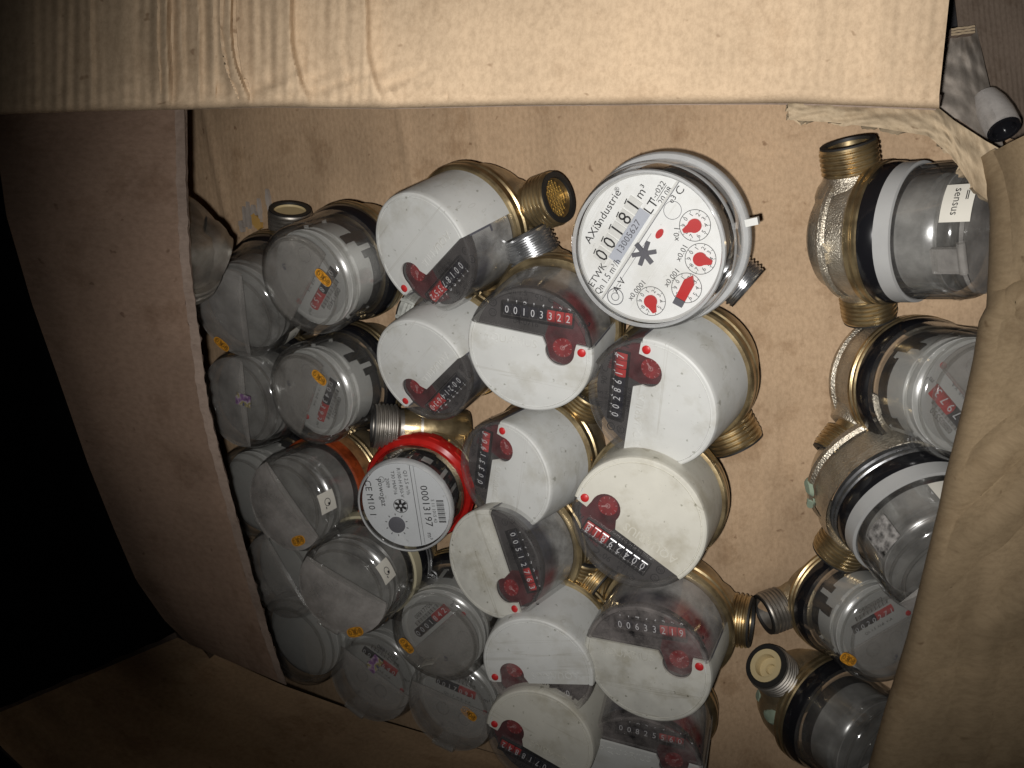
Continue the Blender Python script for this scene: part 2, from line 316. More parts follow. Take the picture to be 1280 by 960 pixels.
def body_mb(h, style):
    def fn(mb):
        zb = -h - 0.038
        mb.lathe([(0.0, zb), (0.016, zb), (0.0175, zb + 0.001), (0.024, zb + 0.0022), (0.0298, zb + 0.0065), (0.0330, zb + 0.013), (0.0345, zb + 0.021), (0.0348, -h - 0.010), (0.0362, -h - 0.0085), (0.0362, -h - 0.004)], 56)
        for a in (0, math.pi):                                  # cast necks that swell into the bowl
            mb.lathe([(0.0205, 0.018), (0.0200, 0.026), (0.0178, 0.0305), (0.0150, 0.0335), (0.0142, 0.0358), (0.0, 0.0358)], 32, m=RZ(a) @ T(0, 0, -h - 0.018) @ TX)
        if style == 1:
            mb.lathe([(0.0352, -h - 0.024), (0.0364, -h - 0.0225), (0.0364, -h - 0.0205), (0.0350, -h - 0.019)], 56)
            mb.slab([(-0.004, -0.0008), (0.003, -0.0008), (0.003, -0.003), (0.008, 0), (0.003, 0.003), (0.003, 0.0008), (-0.004, 0.0008)], 0.0340, 0.0366, T(0, 0, -h - 0.019) @ Matrix.Rotation(rad(-90), 4, 'X') @ RZ(0) )
    return fn
def ring_mb(h, R):
    def fn(mb):
        mb.lathe([(R - 0.004, -h - 0.0100), (R - 0.0008, -h - 0.0100), (R, -h - 0.0090), (R, -h - 0.0068), (R - 0.0010, -h - 0.0060), (R - 0.0010, -h - 0.0052), (R, -h - 0.0044), (R, -h - 0.0012), (R - 0.0010, -h), (R - 0.0030, -h + 0.0004), (R - 0.0060, -h - 0.0004)], 72)
    return fn

# ------------------------------------------------------------------ white capped meter
RF = 0.0345
WH = 0.040
A_L, A_R = 160.0, 372.0
def white_outline():
    r = 0.905 * RF
    pts = circ(r, rad(A_L), rad(A_R), 56)                       # round the white side
    x1, y1 = pts[-1]
    pts += [(0.90 * RF, 0.225 * RF), (0.735 * RF, 0.235 * RF), (0.715 * RF, 0.12 * RF)]
    pts += circ(0.225 * RF, rad(0), rad(-195), 14, 0.49 * RF, 0.085 * RF)
    pts += [(0.21 * RF, 0.27 * RF)]
    return pts
def white_cover_mb(mb):
    mb.slab(white_outline(), -0.0013, 0.0)
    a0, a1 = rad(A_L), rad(A_R)
    mb.lathe([(0.905 * RF, -0.0013), (0.905 * RF, 0.0), (0.908 * RF, 0.0), (0.911 * RF, -0.0004), (0.923 * RF, -0.0004), (0.927 * RF, 0.0001), (0.962 * RF, 0.0001), (0.985 * RF, -0.0004), (0.997 * RF, -0.0014), (1.003 * RF, -0.0030), (1.035 * RF, -WH), (1.0 * RF, -WH), (0.965 * RF, -0.0030), (0.905 * RF, -0.0013)], 60, a0, a1)
def window_mb(mb):
    mb.lathe([(0.0, -0.0018), (0.955 * RF, -0.0018)], 56)
    a0, a1 = rad(A_R - 360 - 0.4), rad(A_L + 0.4)
    mb.lathe([(0.90 * RF, -0.0016), (0.925 * RF, -0.0002), (0.962 * RF, -0.0001), (0.985 * RF, -0.0006), (0.997 * RF, -0.0016), (1.003 * RF, -0.0032), (1.034 * RF, -WH)], 44, a0, a1)
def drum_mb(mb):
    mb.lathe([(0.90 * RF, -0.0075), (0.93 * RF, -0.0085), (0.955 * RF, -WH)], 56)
def shell(a0, a1, z0, z1, r=0.945):
    return lambda mb: mb.lathe([(r * RF, z0), (r * RF + 0.0003, z1)], 20, rad(a0), rad(a1))
def white_print(num):
    def fn(mb):
        z = -0.0052
        mb.text('90°C', 0.0050, 0.17 * RF, 0.80 * RF, z); mb.text('Qn 1.5', 0.0040, -0.26 * RF, 0.84 * RF, z); mb.text('class B-H', 0.0030, -0.24 * RF, 0.74 * RF, z)
        mb.text('m³', 0.0058, 0.79 * RF, 0.50 * RF, z, -0.2); mb.text(num, 0.0042, -0.10 * RF, 0.385 * RF, z + 0.0006); mb.text('PN16', 0.0030, 0.40 * RF, 0.73 * RF, z + 0.0006)
        for y in (0.62, 0.46):
            mb.ring(0.0018, 0.0023, z, 20, x=-0.64 * RF, y=y * RF); mb.text('G' if y > 0.5 else '04', 0.0026, -0.64 * RF, y * RF, z)
    return fn
def red_panel_mb(mb):
    pts = [(0.20, 0.22), (0.30, -0.14), (0.52, -0.19), (0.72, -0.08), (0.84, 0.15), (0.80, 0.42), (0.60, 0.68), (0.30, 0.78), (0.27, 0.5)]
    mb.slab([(x * RF, y * RF) for x, y in pts], -0.0064, -0.0056)
def small_dial_mb(mb): mb.lathe([(0.0052, -0.0056), (0.0052, -0.0048), (0.0, -0.0048)], 24, m=T(0.49 * RF, 0.09 * RF, 0))
def small_ticks_mb(mb):
    for k in range(10): mb.box(0.0040, 0.0049, -0.00014, 0.00014, -0.0047, -0.00455, T(0.49 * RF, 0.09 * RF, 0) @ RZ(k * math.tau / 10))
    mb.box(-0.0003, 0.0034, -0.0004, 0.0004, -0.0047, -0.0045, T(0.49 * RF, 0.09 * RF, 0) @ RZ(0.7)); mb.ring(0.0009, 0.0013, -0.0046, 16, x=0.49 * RF, y=0.09 * RF)
def wheel_mb(mb): mb.lathe([(0.0, 0.00215), (0.0040, 0.00215), (0.0044, 0.0018), (0.0044, -0.0018), (0.0040, -0.00215), (0, -0.00215)], 24, m=TX)
def digit_mb(d):
    return lambda mb: (mb.text(d, 0.0058, 0, 0, 0.00452, sx=0.80), mb.text(str((int(d) + 1) % 10), 0.005, 0, 0.0034, 0.0031, sx=0.95, m=I4))
GW, GC = 'white capped water meters in the box', 'clear domed water meters in the box'
def white_meter(mw, nz, label, digits, num, dusty=False, tape=False, ends=(None, None), bodymat='brass_cast', nozmat='brass', out=0.0, face='white_face'):
    t = thing('water_meter', label, 'water meter', mw, GW)
    part('body', 'wbody', bodymat, body_mb(WH, 0), t, RZ(nz))
    add_nozzle(t, nz, -WH - 0.018, nozmat, ends[0], tape, 1.0, out); add_nozzle(t, nz + math.pi, -WH - 0.018, 'brass', ends[1])
    part('retaining_ring', 'wring', 'brass', ring_mb(WH, 0.0385), t, angle=30)
    c = part('white_cover', 'wcover', face, white_cover_mb, t, angle=30)
    part('lettering', 'wtext', face, lambda mb: embossed(mb, 'AQUARIUS', 0.0062, -0.30 * RF, 0.125 * RF, 0.0002), c)
    part('seal_dot', 'wdot', 'red', lambda mb: mb.lathe([(0.0022, -0.0018), (0.0022, 0.0005), (0.0017, 0.0009), (0.0, 0.0010)], 20, m=T(0.825 * RF, 0.13 * RF, 0)), t)
    part('seal_tab', 'wtab', 'white_side', lambda mb: mb.box(0.735 * RF, 0.92 * RF, 0.02 * RF, 0.225 * RF, -0.0014, -0.0002), t)
    part('window', 'wwin', 'window_dusty' if dusty else 'window', window_mb, t, angle=30)
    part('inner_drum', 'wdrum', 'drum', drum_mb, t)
    def seam(mb):
        for a0, a1, z0, z1 in ((A_R - 360, A_R - 358.2, -0.0040, -0.030), (A_L - 1.8, A_L, -0.0040, -0.022), (A_L - 6.5, A_L - 1.8, -0.0205, -0.022)):
            r = lambda z: 1.003 * RF + (1.034 - 1.003) * RF * (z + 0.0032) / (-WH + 0.0032) + 0.0002
            mb.lathe([(r(z1), z1), (r(z0), z0)], 4, rad(a0), rad(a1))
    part('cover_seam', 'wseam', 'ink_grey', seam, c)
    p = part('register_plate', 'wplate', 'plate', lambda mb: mb.lathe([(0.93 * RF, -0.0085), (0.925 * RF, -0.0060), (0.0, -0.0060)], 48), t)
    part('lettering', 'wprint' + num, 'ink', white_print(num), p)
    r = part('red_panel', 'wred', 'red_panel', red_panel_mb, t)
    part('small_dial', 'wdial', 'dial_dark_red', small_dial_mb, t); part('dial_ticks', 'wticks', 'pink_ink', small_ticks_mb, r)
    def frame_mb(mb):
        x0, x1, y0, y1 = -0.475 * RF, 0.625 * RF, 0.445 * RF, 0.665 * RF
        for a, b_, c, d in ((x0 - 0.0005, x1 + 0.0005, y0 - 0.0006, y0), (x0 - 0.0005, x1 + 0.0005, y1, y1 + 0.0006), (x0 - 0.0006, x0, y0, y1), (x1, x1 + 0.0006, y0, y1)): mb.box(a, b_, c, d, -0.0062, -0.0034)
    part('counter_frame', 'wframe', 'black', frame_mb, t)
    for i, ch in enumerate(digits):
        x = (-0.40 + i * 0.1365) * RF
        w = part('digit_wheel', 'wheel', 'wheel_black' if i < 5 else 'wheel_red', wheel_mb, t, T(x, 0.555 * RF, -0.0086))
        part('digit', 'digit' + ch, 'digit', digit_mb(ch), w)
    return t
def embossed(mb, s, size, x, y, h, rot=0):
    v, f = text_data(s, size, 'CENTER'); m = T(x, y, 0) @ RZ(rot); n = len(v)
    vs = [(a, b, h) for a, b, _ in v]; mb.add(vs, f, m)
    from collections import Counter
    cnt = Counter()
    for p in f:
        for i in range(len(p)): cnt[(p[i], p[(i + 1) % len(p)])] += 1
    edges = [e for e in cnt if (e[1], e[0]) not in cnt]
    fs = []; vv = [(a, b, h) for a, b, _ in v] + [(a, b, -0.0002) for a, b, _ in v]
    for a, b in edges: fs.append((b, a, a + n, b + n))
    mb.add(vv, fs, m)

# ------------------------------------------------------------------ clear domed meter
RC = 0.034
CH = 0.048
def dome_mb(mb):
    mb.lathe([(0.0268, 0.0), (0.0290, -0.0002), (0.0308, -0.0009), (0.0324, -0.0023), (0.0335, -0.0042), (0.0342, -0.0068), (0.0350, -0.0300), (0.0362, -0.0385), (0.0362, -0.0400)], 64)
def dome_rim_mb(mb):
    mb.lathe([(0.0272 + 0.0009 * math.cos(a * math.pi / 4), 0.0001 + 0.0009 * math.sin(a * math.pi / 4)) for a in range(8, -1, -1)], 64)
    mb.lathe([(0.0306 + 0.0007 * math.cos(a * math.pi / 4), -0.0058 + 0.0007 * math.sin(a * math.pi / 4)) for a in range(8, -1, -1)], 64)
    mb.lathe([(0.0342, -0.0098), (0.0349, -0.0102), (0.0349, -0.0114), (0.0343, -0.0118)], 64)
def block_mb(mb):
    mb.lathe([(0.0295, -0.0400), (0.0295, -0.0200), (0.0280, -0.0190), (0.0280, -0.0150), (0.0300, -0.0145), (0.0300, -0.0120), (0.0262, -0.0115), (0.0, -0.0115)], 56)
def notch_mb(mb):
    for a, w, z0, z1 in ((40, 34, -0.040, -0.0290), (52, 12, -0.030, -0.0215), (150, 12, -0.0400, -0.030), (205, 40, -0.040, -0.030), (214, 10, -0.031, -0.023), (310, 28, -0.040, -0.0280)):
        mb.lathe([(0.0289, z0), (0.0305, z0), (0.0305, z1), (0.0289, z1)], 8, rad(a - w / 2), rad(a + w / 2))
def tooth_mb(mb):
    for a, w, z0, z1 in ((35, 6, -0.036, -0.017), (98, 7, -0.032, -0.016), (150, 5, -0.036, -0.017), (230, 7, -0.034, -0.016), (310, 6, -0.036, -0.017)):
        mb.lathe([(0.0290, z0), (0.0316, z0), (0.0316, z1), (0.0290, z1)], 5, rad(a - w / 2), rad(a + w / 2))
def cprint_mb(num):
    def fn(mb):
        z = -0.01135
        mb.text(num, 0.0045, 0.0, 0.0180, z); mb.text('Qn 1,5  H-B  V-A', 0.0029, 0.0, 0.0012, z); mb.text('m³', 0.0042, 0.0212, 0.0085, z)
        for k in range(26):
            w = 0.0003 if k % 3 else 0.0006; mb.box(-0.0125 + k * 0.00095, -0.0125 + k * 0.00095 + w, 0.0130, 0.0160, z - 0.0001, z)
        mb.ring(0.0046, 0.0049, z, 28, x=0.008, y=-0.013); mb.ring(0.0046, 0.0049, z, 28, x=-0.009, y=-0.012)
        for q in (0.008, -0.009):
            for k in range(10): mb.box(0.0036, 0.0045, -0.00015, 0.00015, z - 0.0001, z, T(q, -0.0125, 0) @ RZ(k * math.tau / 10))
        mb.text('PN16', 0.003, 0.0, -0.021, z)
    return fn
def lid_mb(mb):
    n, k = 40, 7
    def hz(x, y): return 0.0006 + 0.0036 * (1 - (x * x + y * y) / 0.0312 ** 2)
    yc = 0.0085; vs = []; fs = []
    for i in range(k + 1):
        y0 = yc - (yc + 0.0310) * (i / k)
        for j in range(n + 1):
            w = math.sqrt(max(1e-9, 0.0312 ** 2 - y0 * y0)); x = -w + 2 * w * j / n; vs.append((x, y0, hz(x, y0)))
    for i in range(k):
        for j in range(n): a = i * (n + 1) + j; fs.append((a, a + n + 1, a + n + 2, a + 1))
    mb.add(vs, fs)
    e = circ(0.0312, math.pi - math.asin(yc / 0.0312), math.tau + math.asin(yc / 0.0312), 48)
    mb.add([(x, y, 0.0007) for x, y in e] + [(x * 1.01, y * 1.01, -0.0012) for x, y in e], [(i, i + 49, i + 50, i + 1) for i in range(48)])
def half_lid_mb(mb):
    a = math.asin(0.0040 / 0.0305); mb.slab(circ(0.0290, math.pi - a, math.tau + a, 48), -0.0024, -0.0019)
    mb.box(-0.0285, 0.0285, 0.0040, 0.0050, -0.0024, -0.0010)
def ridge_mb(mb):
    mb.slab([(-0.0298, 0.0), (0.0298, 0.0), (0.022, 0.0022), (0.010, 0.0036), (-0.010, 0.0036), (-0.022, 0.0022)], -0.0008, 0.0008, T(0, 0.0093, 0.0010) @ Matrix.Rotation(rad(90), 4, 'X'))
def hinge_mb(mb):
    mb.lathe([(0.0, -0.008), (0.0021, -0.008), (0.0021, 0.008), (0.0, 0.008)], 16, m=T(0.0, -0.0305, -0.0004) @ TX); mb.box(-0.0065, 0.0065, -0.0344, -0.0315, -0.013, -0.001)
def stick(b, r0=0.0062, r1=0.0034):
    n = 20; b.slab([(r0 * (abs(math.cos(k * math.tau / n)) ** 0.75) * (1 if math.cos(k * math.tau / n) >= 0 else -1), r1 * (abs(math.sin(k * math.tau / n)) ** 0.75) * (1 if math.sin(k * math.tau / n) >= 0 else -1)) for k in range(n)], 0, 0.0003)
def stick_print(b):
    b.text('03', 0.0048, -0.0024, 0, 0.00036); b.text('08', 0.0048, 0.0026, 0, 0.00036); b.ring(0.0026, 0.0029, 0.00035, 18, x=-0.0024); b.ring(0.0026, 0.0029, 0.00035, 18, x=0.0026)
def side_patch(w, z0, z1, r=0.0353):
    def fn(b):
        k = 6
        a = w / r / 2; b.lathe([(r + 0.0003 - 0.00, z0), (r + 0.0001, z1)], k, -a, a)
    return fn
def tag_mark(b):
    r = 0.0358
    for a0, s in ((0.0, 0.0036),):
        m = RY(rad(90)) @ T(0.0, 0, 0)
        mm = T(r, 0, -0.0190) @ RY(rad(88)) @ RZ(rad(90))
        b.ring(0.0022, 0.0026, 0, 20, mm); b.disc(0.0009, 0.0001, 10, mm, x=-0.0012, y=-0.0008); b.box(-0.004, -0.0026, 0.0018, 0.0024, 0, 0.0001, mm)
def sensus_mark(b):
    mm = T(0.0359, 0, -0.0190) @ RY(rad(88)) @ RZ(rad(90))
    b.text('sensus', 0.0052, 0, -0.0006, 0, m=mm); b.box(-0.0055, -0.0010, 0.0030, 0.0034, 0, 0.0001, mm); b.box(-0.0055, -0.0010, 0.0038, 0.0042, 0, 0.0001, mm)
def clear_meter(mw, nz, label, dial=True, lid=False, sticker=None, tag=None, ringmat='brass', bodymat='brass_cast', nozmat='brass', seal='black', digits='01853', num='08801650', ends=(None, None), whitering=False, holo=None, lidmat='lid', ridge=0.0, dsc=1.0, bsc=None, nout=0.0, brandtag=False, style=0, dome='clear_dome', plain=False, spin=0.0, residue=None):
    t = thing('water_meter', label, 'water meter', mw, GC)
    part('body', 'cbody%d' % style, bodymat, body_mb(CH, style), t, RZ(nz) @ (T(0, 0, -CH - 0.004) @ Matrix.Diagonal((bsc[0], bsc[0], bsc[1], 1)) @ T(0, 0, CH + 0.004) if bsc else I4))
    add_nozzle(t, nz, -CH - 0.018, nozmat, ends[0], out=nout); add_nozzle(t, nz + math.pi, -CH - 0.018, nozmat, ends[1])
    part('retaining_ring', 'cring', ringmat, lambda q: q.lathe([(0.0345, -CH - 0.0075), (0.0378, -CH - 0.0075), (0.0386, -CH - 0.0066), (0.0386, -CH - 0.0046), (0.0376, -CH - 0.0038), (0.0376, -CH - 0.0032), (0.0386, -CH - 0.0024), (0.0386, -CH - 0.0008), (0.0376, -CH + 0.0002), (0.0350, -CH - 0.0002)], 72), t, angle=30)
    part('seal_ring', 'cseal', seal, lambda b: b.lathe([(0.0350, -0.0490), (0.0378, -0.0484), (0.0381, -0.0470), (0.0376, -0.0425), (0.0364, -0.0398), (0.0340, -0.0392)], 64), t)
    if whitering: part('collar', 'ccollar', whitering, lambda b: b.lathe([(0.0352, -0.0402), (0.0370, -0.0400), (0.0367, -0.0322), (0.0350, -0.0318)], 64), t)
    b = part('register_block', 'cblock', 'steel_block' if plain else 'white_part', block_mb, t, RZ(spin), angle=30)
    part('base_band', 'cbase', 'black', lambda q: q.lathe([(0.0297, -0.0400), (0.0302, -0.0330), (0.0290, -0.0325)], 56), b)
    if not plain: part('notch', 'cnotch', 'black', notch_mb, b, angle=30); part('tooth', 'ctooth', 'white_part', tooth_mb, b, angle=30)
    if dial:
        p = part('dial_plate', 'cdial', 'dial_grey', lambda q: q.lathe([(0.0258, -0.0118), (0.0258, -0.0114), (0.0, -0.0114)], 44), t)
        part('lettering', 'cprint' + num, 'ink', cprint_mb(num), p)
        part('seal_dot', 'cdot', 'red', lambda q: q.lathe([(0.0019, -0.0112), (0.0016, -0.0104), (0, -0.0102)], 16, m=T(0.0215, -0.001, 0)), t)
        for i, ch in enumerate(digits):
            w = part('digit_wheel', 'cwheel', 'wheel_black' if i < len(digits) - 3 else 'wheel_red', lambda q: q.lathe([(0.0, 0.0021), (0.0034, 0.0021), (0.0036, 0.0019), (0.0036, -0.0019), (0.0034, -0.0021), (0, -0.0021)], 20, m=TX), t, T((-0.0150 if dsc < 1.2 else -0.0085) + i * 0.0043 * dsc, 0.0085 + (dsc - 1) * 0.007, -0.0132 - (dsc - 1) * 0.0036) @ Matrix.Scale(dsc, 4))
            part('digit', 'cdigit' + ch, 'digit', lambda q, ch=ch: q.text(ch, 0.0050, 0, 0, 0.00372), w)
    d = part('dome', 'dome', dome, dome_mb, t, angle=30)
    part('dome_rim', 'domerim', 'clear', dome_rim_mb, d)
    part('dome_top', 'domet', 'dome_top' if dial else 'clear_dome', lambda q: q.lathe([(0.0, 0.0024), (0.008, 0.0022), (0.016, 0.0016), (0.022, 0.0007), (0.0268, 0.0)], 56), d)
    part('inner_glass', 'innerg', 'inner_glass', lambda q: q.lathe([(0.0, -0.0070), (0.016, -0.0074), (0.024, -0.0084), (0.0285, -0.0102), (0.0312, -0.0140), (0.0322, -0.0200), (0.0326, -0.0390)], 56), d)
    part('moulded_mark', 'dmark', 'ink_grey', lambda q: q.text('UF', 0.0034, -0.003, -0.013, 0.0024, 0.6), d)
    inv = mw.inverted()
    def ray(u, v):
        o_ = inv @ EYE; p_ = inv @ at(u, v, 0.4); return o_, (p_ - o_).normalized()
    def face_spot(u, v, q, z):
        o_, r_ = ray(u, v); k = (z - o_.z) / r_.z; h = o_ + r_ * k
        o2, r2 = ray(u + q[0] * 4, v + q[1] * 4); h2 = o2 + r2 * ((z - o2.z) / r2.z); e = h2 - h
        return T(h.x, h.y, z) @ RZ(math.atan2(e.y, e.x))
    def side_angle(u, v, R_=0.0353):
        o_, r_ = ray(u, v); A = r_.x ** 2 + r_.y ** 2; B = o_.x * r_.x + o_.y * r_.y; C = o_.x ** 2 + o_.y ** 2 - R_ * R_
        k = (-B - math.sqrt(max(0, B * B - A * C))) / A; h = o_ + r_ * k
        return RZ(math.atan2(h.y, h.x)) @ T(0, 0, max(-0.020, min(-0.002, h.z)) + 0.019)
    if lid:
        l = part('lid', 'lid', lidmat, lid_mb, t, RZ(ridge)); part('ridge', 'ridge', 'lid_thin', ridge_mb, l); part('hinge', 'hinge', 'lid_thin', hinge_mb, l)
    elif dial: part('half_lid', 'halflid', 'half_lid', half_lid_mb, t)
    if sticker:
        s = part('sticker', 'sticker', 'orange', stick, t, face_spot(*sticker, 0.0030 if lid else 0.0019)); part('sticker_print', 'stickerp', 'ink', stick_print, s)
    if tag:
        s = part('tag', 'ctagb' if brandtag else 'ctag', 'tag', side_patch(0.0130 if not brandtag else 0.019, -0.0262, -0.0125, 0.0352), t, side_angle(*tag)); part('tag_mark', 'ctagmb' if brandtag else 'ctagm', 'ink', sensus_mark if brandtag else tag_mark, s)
    if residue:
        part('label_residue', 'cres', 'residue', side_patch(0.016, -0.0280, -0.0120, 0.0354), t, side_angle(*residue))
    if holo: part('hologram_label', 'holo', 'holo', lambda q: q.box(-0.0065, 0.0065, -0.0040, 0.0040, 0.0, 0.0004), t, face_spot(*holo, 0.0044))
    return t

# ------------------------------------------------------------------ placement of a meter
def frame(u, v, Dpx, tdir, tilt, xdir, Dreal, sc=1.0):
    d = Dreal * sc * F / Dpx
    P = Vector(((u - 640) / F * d, (v - 480) / F * d, d)); r = P.normalized()
    s = Vector((tdir[0], tdir[1], 0)); s = (s - r * s.dot(r)).normalized()
    a = (-r * math.cos(rad(tilt)) + s * math.sin(rad(tilt))).normalized()
    def inplane(q):
        q = Vector((q[0], q[1], 0)); q = q - r * (q.dot(a) / r.dot(a)); return q.normalized()
    x = inplane(xdir); y = a.cross(x)
    m = Matrix((R3 @ x, R3 @ y, R3 @ a)).transposed().to_4x4()
    mw = Matrix.Translation(W(P)) @ m @ Matrix.Scale(sc, 4)
    def ang(q):
        q = inplane(q); return math.atan2(q.dot(y), q.dot(x))
    return mw, ang

# ------------------------------------------------------------------ ground and cardboard box
def uv_sheet(name, P, nu, nv, thick, mat, parent, lu, lv, edge=None, kind=None):
    vs, fs, uv = [], [], []
    g = [[P(i / nu, j / nv) for j in range(nv + 1)] for i in range(nu + 1)]
    nrm = [[None] * (nv + 1) for _ in range(nu + 1)]
    for i in range(nu + 1):
        for j in range(nv + 1):
            a = g[min(i + 1, nu)][j] - g[max(i - 1, 0)][j]; b = g[i][min(j + 1, nv)] - g[i][max(j - 1, 0)]
            nrm[i][j] = a.cross(b).normalized()
    k = (nu + 1) * (nv + 1); idx = lambda i, j: i * (nv + 1) + j
    for i in range(nu + 1):
        for j in range(nv + 1): vs.append(g[i][j])
    for i in range(nu + 1):
        for j in range(nv + 1): vs.append(g[i][j] - nrm[i][j] * thick)
    mi = []
    for i in range(nu):
        for j in range(nv):
            q = (idx(i, j), idx(i + 1, j), idx(i + 1, j + 1), idx(i, j + 1)); fs.append(q); fs.append(tuple(x + k for x in reversed(q))); mi += [0, 0]
    def rim(a, b): fs.append((a, a + k, b + k, b)); mi.append(1)
    for i in range(nu): rim(idx(i, 0), idx(i + 1, 0)); rim(idx(i + 1, nv), idx(i, nv))
    for j in range(nv): rim(idx(0, j + 1), idx(0, j)); rim(idx(nu, j), idx(nu, j + 1))
    me = bpy.data.meshes.new(name); me.from_pydata(vs, [], fs); me.materials.append(M[mat]); me.materials.append(M[edge or 'card_cut'])
    uvl = me.uv_layers.new(name='uv')
    me.polygons.foreach_set('material_index', mi)
    for lp in me.loops:
        q = lp.vertex_index % k; i, j = divmod(q, nv + 1); off = 0.0 if lp.vertex_index < k else 0.003
        uvl.data[lp.index].uv = (i / nu * lu + off, j / nv * lv + off)
    me.shade_smooth(); me.set_sharp_from_angle(angle=rad(50)); me.update()
    o = bpy.data.objects.new(name, me); COL.objects.link(o)
    if parent: o.parent = parent
    return o
def poly(pts):
    L_ = [0]
    for a, b in zip(pts, pts[1:]): L_.append(L_[-1] + math.hypot(b[0] - a[0], b[1] - a[1]))
    def f(s):
        x = s * L_[-1]
        for i in range(len(pts) - 1):
            if x <= L_[i + 1] or i == len(pts) - 2:
                t = (x - L_[i]) / max(1e-9, L_[i + 1] - L_[i]); return tuple(a + (b - a) * t for a, b in zip(pts[i], pts[i + 1]))
    return f
def gs(x, c, w): return math.exp(-((x - c) / w) ** 2)
def nz3(x, y, z=0.0): return noise.noise(Vector((x, y, z)))

ground = MB(); ground.add([(-6, -6, -0.012), (6, -6, -0.012), (6, 6, -0.012), (-6, 6, -0.012)], [(0, 1, 2, 3)])
go = bpy.data.objects.new('ground', ground.mesh('ground', 'ground', smooth=False)); COL.objects.link(go); go['kind'] = 'structure'

box = thing('cardboard_box', 'open worn brown cardboard box holding the old water meters', 'cardboard box', Matrix.Translation(on_floor(700, 500)))
BI = box.matrix_world.inverted()
def boxpart(*a, **k):
    o = uv_sheet(*a, **k); o.parent = box; o.matrix_parent_inverse = BI; return o
# bottom panel: creases follow lines seen on the board
q00, q10, q01, q11 = on_floor(150, 60), on_floor(1330, 60), on_floor(255, 1010), on_floor(1300, 1010)
CRE = [((257, 145), (296, 330), 0.0022, 0.0011), ((500, 145), (514, 225), 0.003, 0.0009), ((592, 145), (604, 215), 0.0022, 0.0007), ((690, 140), (700, 215), 0.004, 0.0006), ((905, 142), (1035, 222), 0.0012, -0.0009), ((930, 560), (880, 940), 0.006, 0.0016), ((985, 560), (955, 800), 0.004, -0.0014), ((960, 300), (968, 560), 0.005, 0.0007)]
CRW = [(on_floor(*a), on_floor(*b), w, h) for a, b, w, h in CRE]
def bottomP(s, t):
    p = (q00.lerp(q10, s)).lerp(q01.lerp(q11, s), t); h = 0.0
    for a, b, w, k in CRW:
        d = b - a; ln = d.length; d = d / ln; q = p - a; al = q.dot(d); x = (q - d * al).length * (1 if d.cross(q).z > 0 else -1)
        fade = 1.0 if 0 <= al <= ln else math.exp(-((al if al < 0 else al - ln) / 0.03) ** 2)
        h += 2.0 * k * gs(x, 0, w * 1.3) * fade
    h += 0.0016 * nz3(p.x * 14, p.y * 14) + 0.0005 * nz3(p.x * 60, p.y * 18, 3)
    return Vector((p.x, p.y, h - 0.001))
boxpart('bottom_panel', bottomP, 190, 120, -0.005, 'card_panel', box, 0.75, 0.55)
# top flap: folded out over the upper wall, rounded lip at the fold
fold = poly([(-90, 152, .372), (0, 143, .366), (120, 139, .358), (235, 137, .350), (330, 134, .345), (480, 136, .338), (640, 132, .330), (850, 130, .321), (990, 129, .315), (1174, 136, .310)])
outer = poly([(-90, -160, .372), (230, -160, .345), (640, -160, .318), (1000, -160, .292), (1203, -160, .285)])
RID = [(40, 20, 8, .0008), (112, 14, 4, .0010), (160, 16, 8, .0006), (207, 17, 4.5, .0032), (226, 8, 4, .0012), (246, 9, 4, .0016), (266, 9, 4.5, .0014), (288, 18, 4, .0044), (318, 12, 6, .0007), (362, 34, 5, .0036), (420, 14, 7, .0008), (455, 34, 6, .0030), (560, 44, 24, .0012), (700, 50, 30, .0012), (860, 60, 40, .0014), (1010, 50, 35, .0012), (1100, 24, 14, .0007)]
def topP(s, t):
    if t < 0.14:
        k = t / 0.14; f = fold(s); a = (1 - k) * math.pi * 0.5
        p = at(f[0], f[1], f[2]); inw = at(f[0], f[1] - 40, f[2]) - p; inw.normalize(); ray = (p - EYE).normalized()
        R_ = 0.0055
        p = p + inw * (R_ - R_ * math.sin(a)) + ray * (R_ - R_ * math.cos(a)) * 1.6
        n = -ray; x = f[0]; y = f[1]; tt = 0
    else:
        tt = (t - 0.14) / 0.86; f = fold(s); g = outer(s)
        p = at(*f).lerp(at(*g), tt); ray = (p - EYE).normalized(); n = -ray
        inw = (at(f[0], f[1] - 40, f[2]) - at(*f)).normalized(); p = p + inw * 0.0055 * (1 - tt)
        x = f[0] + (g[0] - f[0]) * tt; y = f[1] + (g[1] - f[1]) * tt
    h = 0
    for c, wl, wr, a in RID:
        wob = 3 * nz3(c, y * 0.012) + y * 0.02 + (16 * max(0, 1 - tt * 4.0) ** 2 if 280 < c < 480 else 0)
        e = x - c - wob; fadein = 1 - 0.45 * max(0, 1 - tt * 6) ** 2 if t >= 0.14 else 0.55 * t / 0.14
        h += a * (2.1 if 190 < c < 480 else 1.6) * math.exp(-(e / (wl if e < 0 else wr)) ** 2) * fadein
    h += (0.00045 * math.sin(x * 0.46 + 2.0 * nz3(x * 0.02, y * 0.006, 7)) * (0.6 + nz3(x * 0.03, y * 0.01, 8))) * max(0, min(1, (540 - x) / 120))
    cr = max(0, 1 - abs(tt - 0.04) * 9) * (1 if 270 < x < 560 else 0.35)
    h += cr * 0.0034 * nz3(x * 0.035 + y * 0.05, y * 0.05, 2) + 0.0011 * nz3(x * 0.012, y * 0.004, 5) + 0.0004 * nz3(x * 0.05, y * 0.01, 9)
    if tt > 0.05: h += -0.0006 * gs(y, 107, 4) * (1 if x > 950 else 0.3) + 0.0005 * gs(y, 60 - (x - 1000) * 0.12, 7) * (1 if x > 980 else 0)
    return p + n * h
tf = boxpart('top_flap', topP, 640, 70, 0.005, 'card_flap', box, 0.42, 0.11)
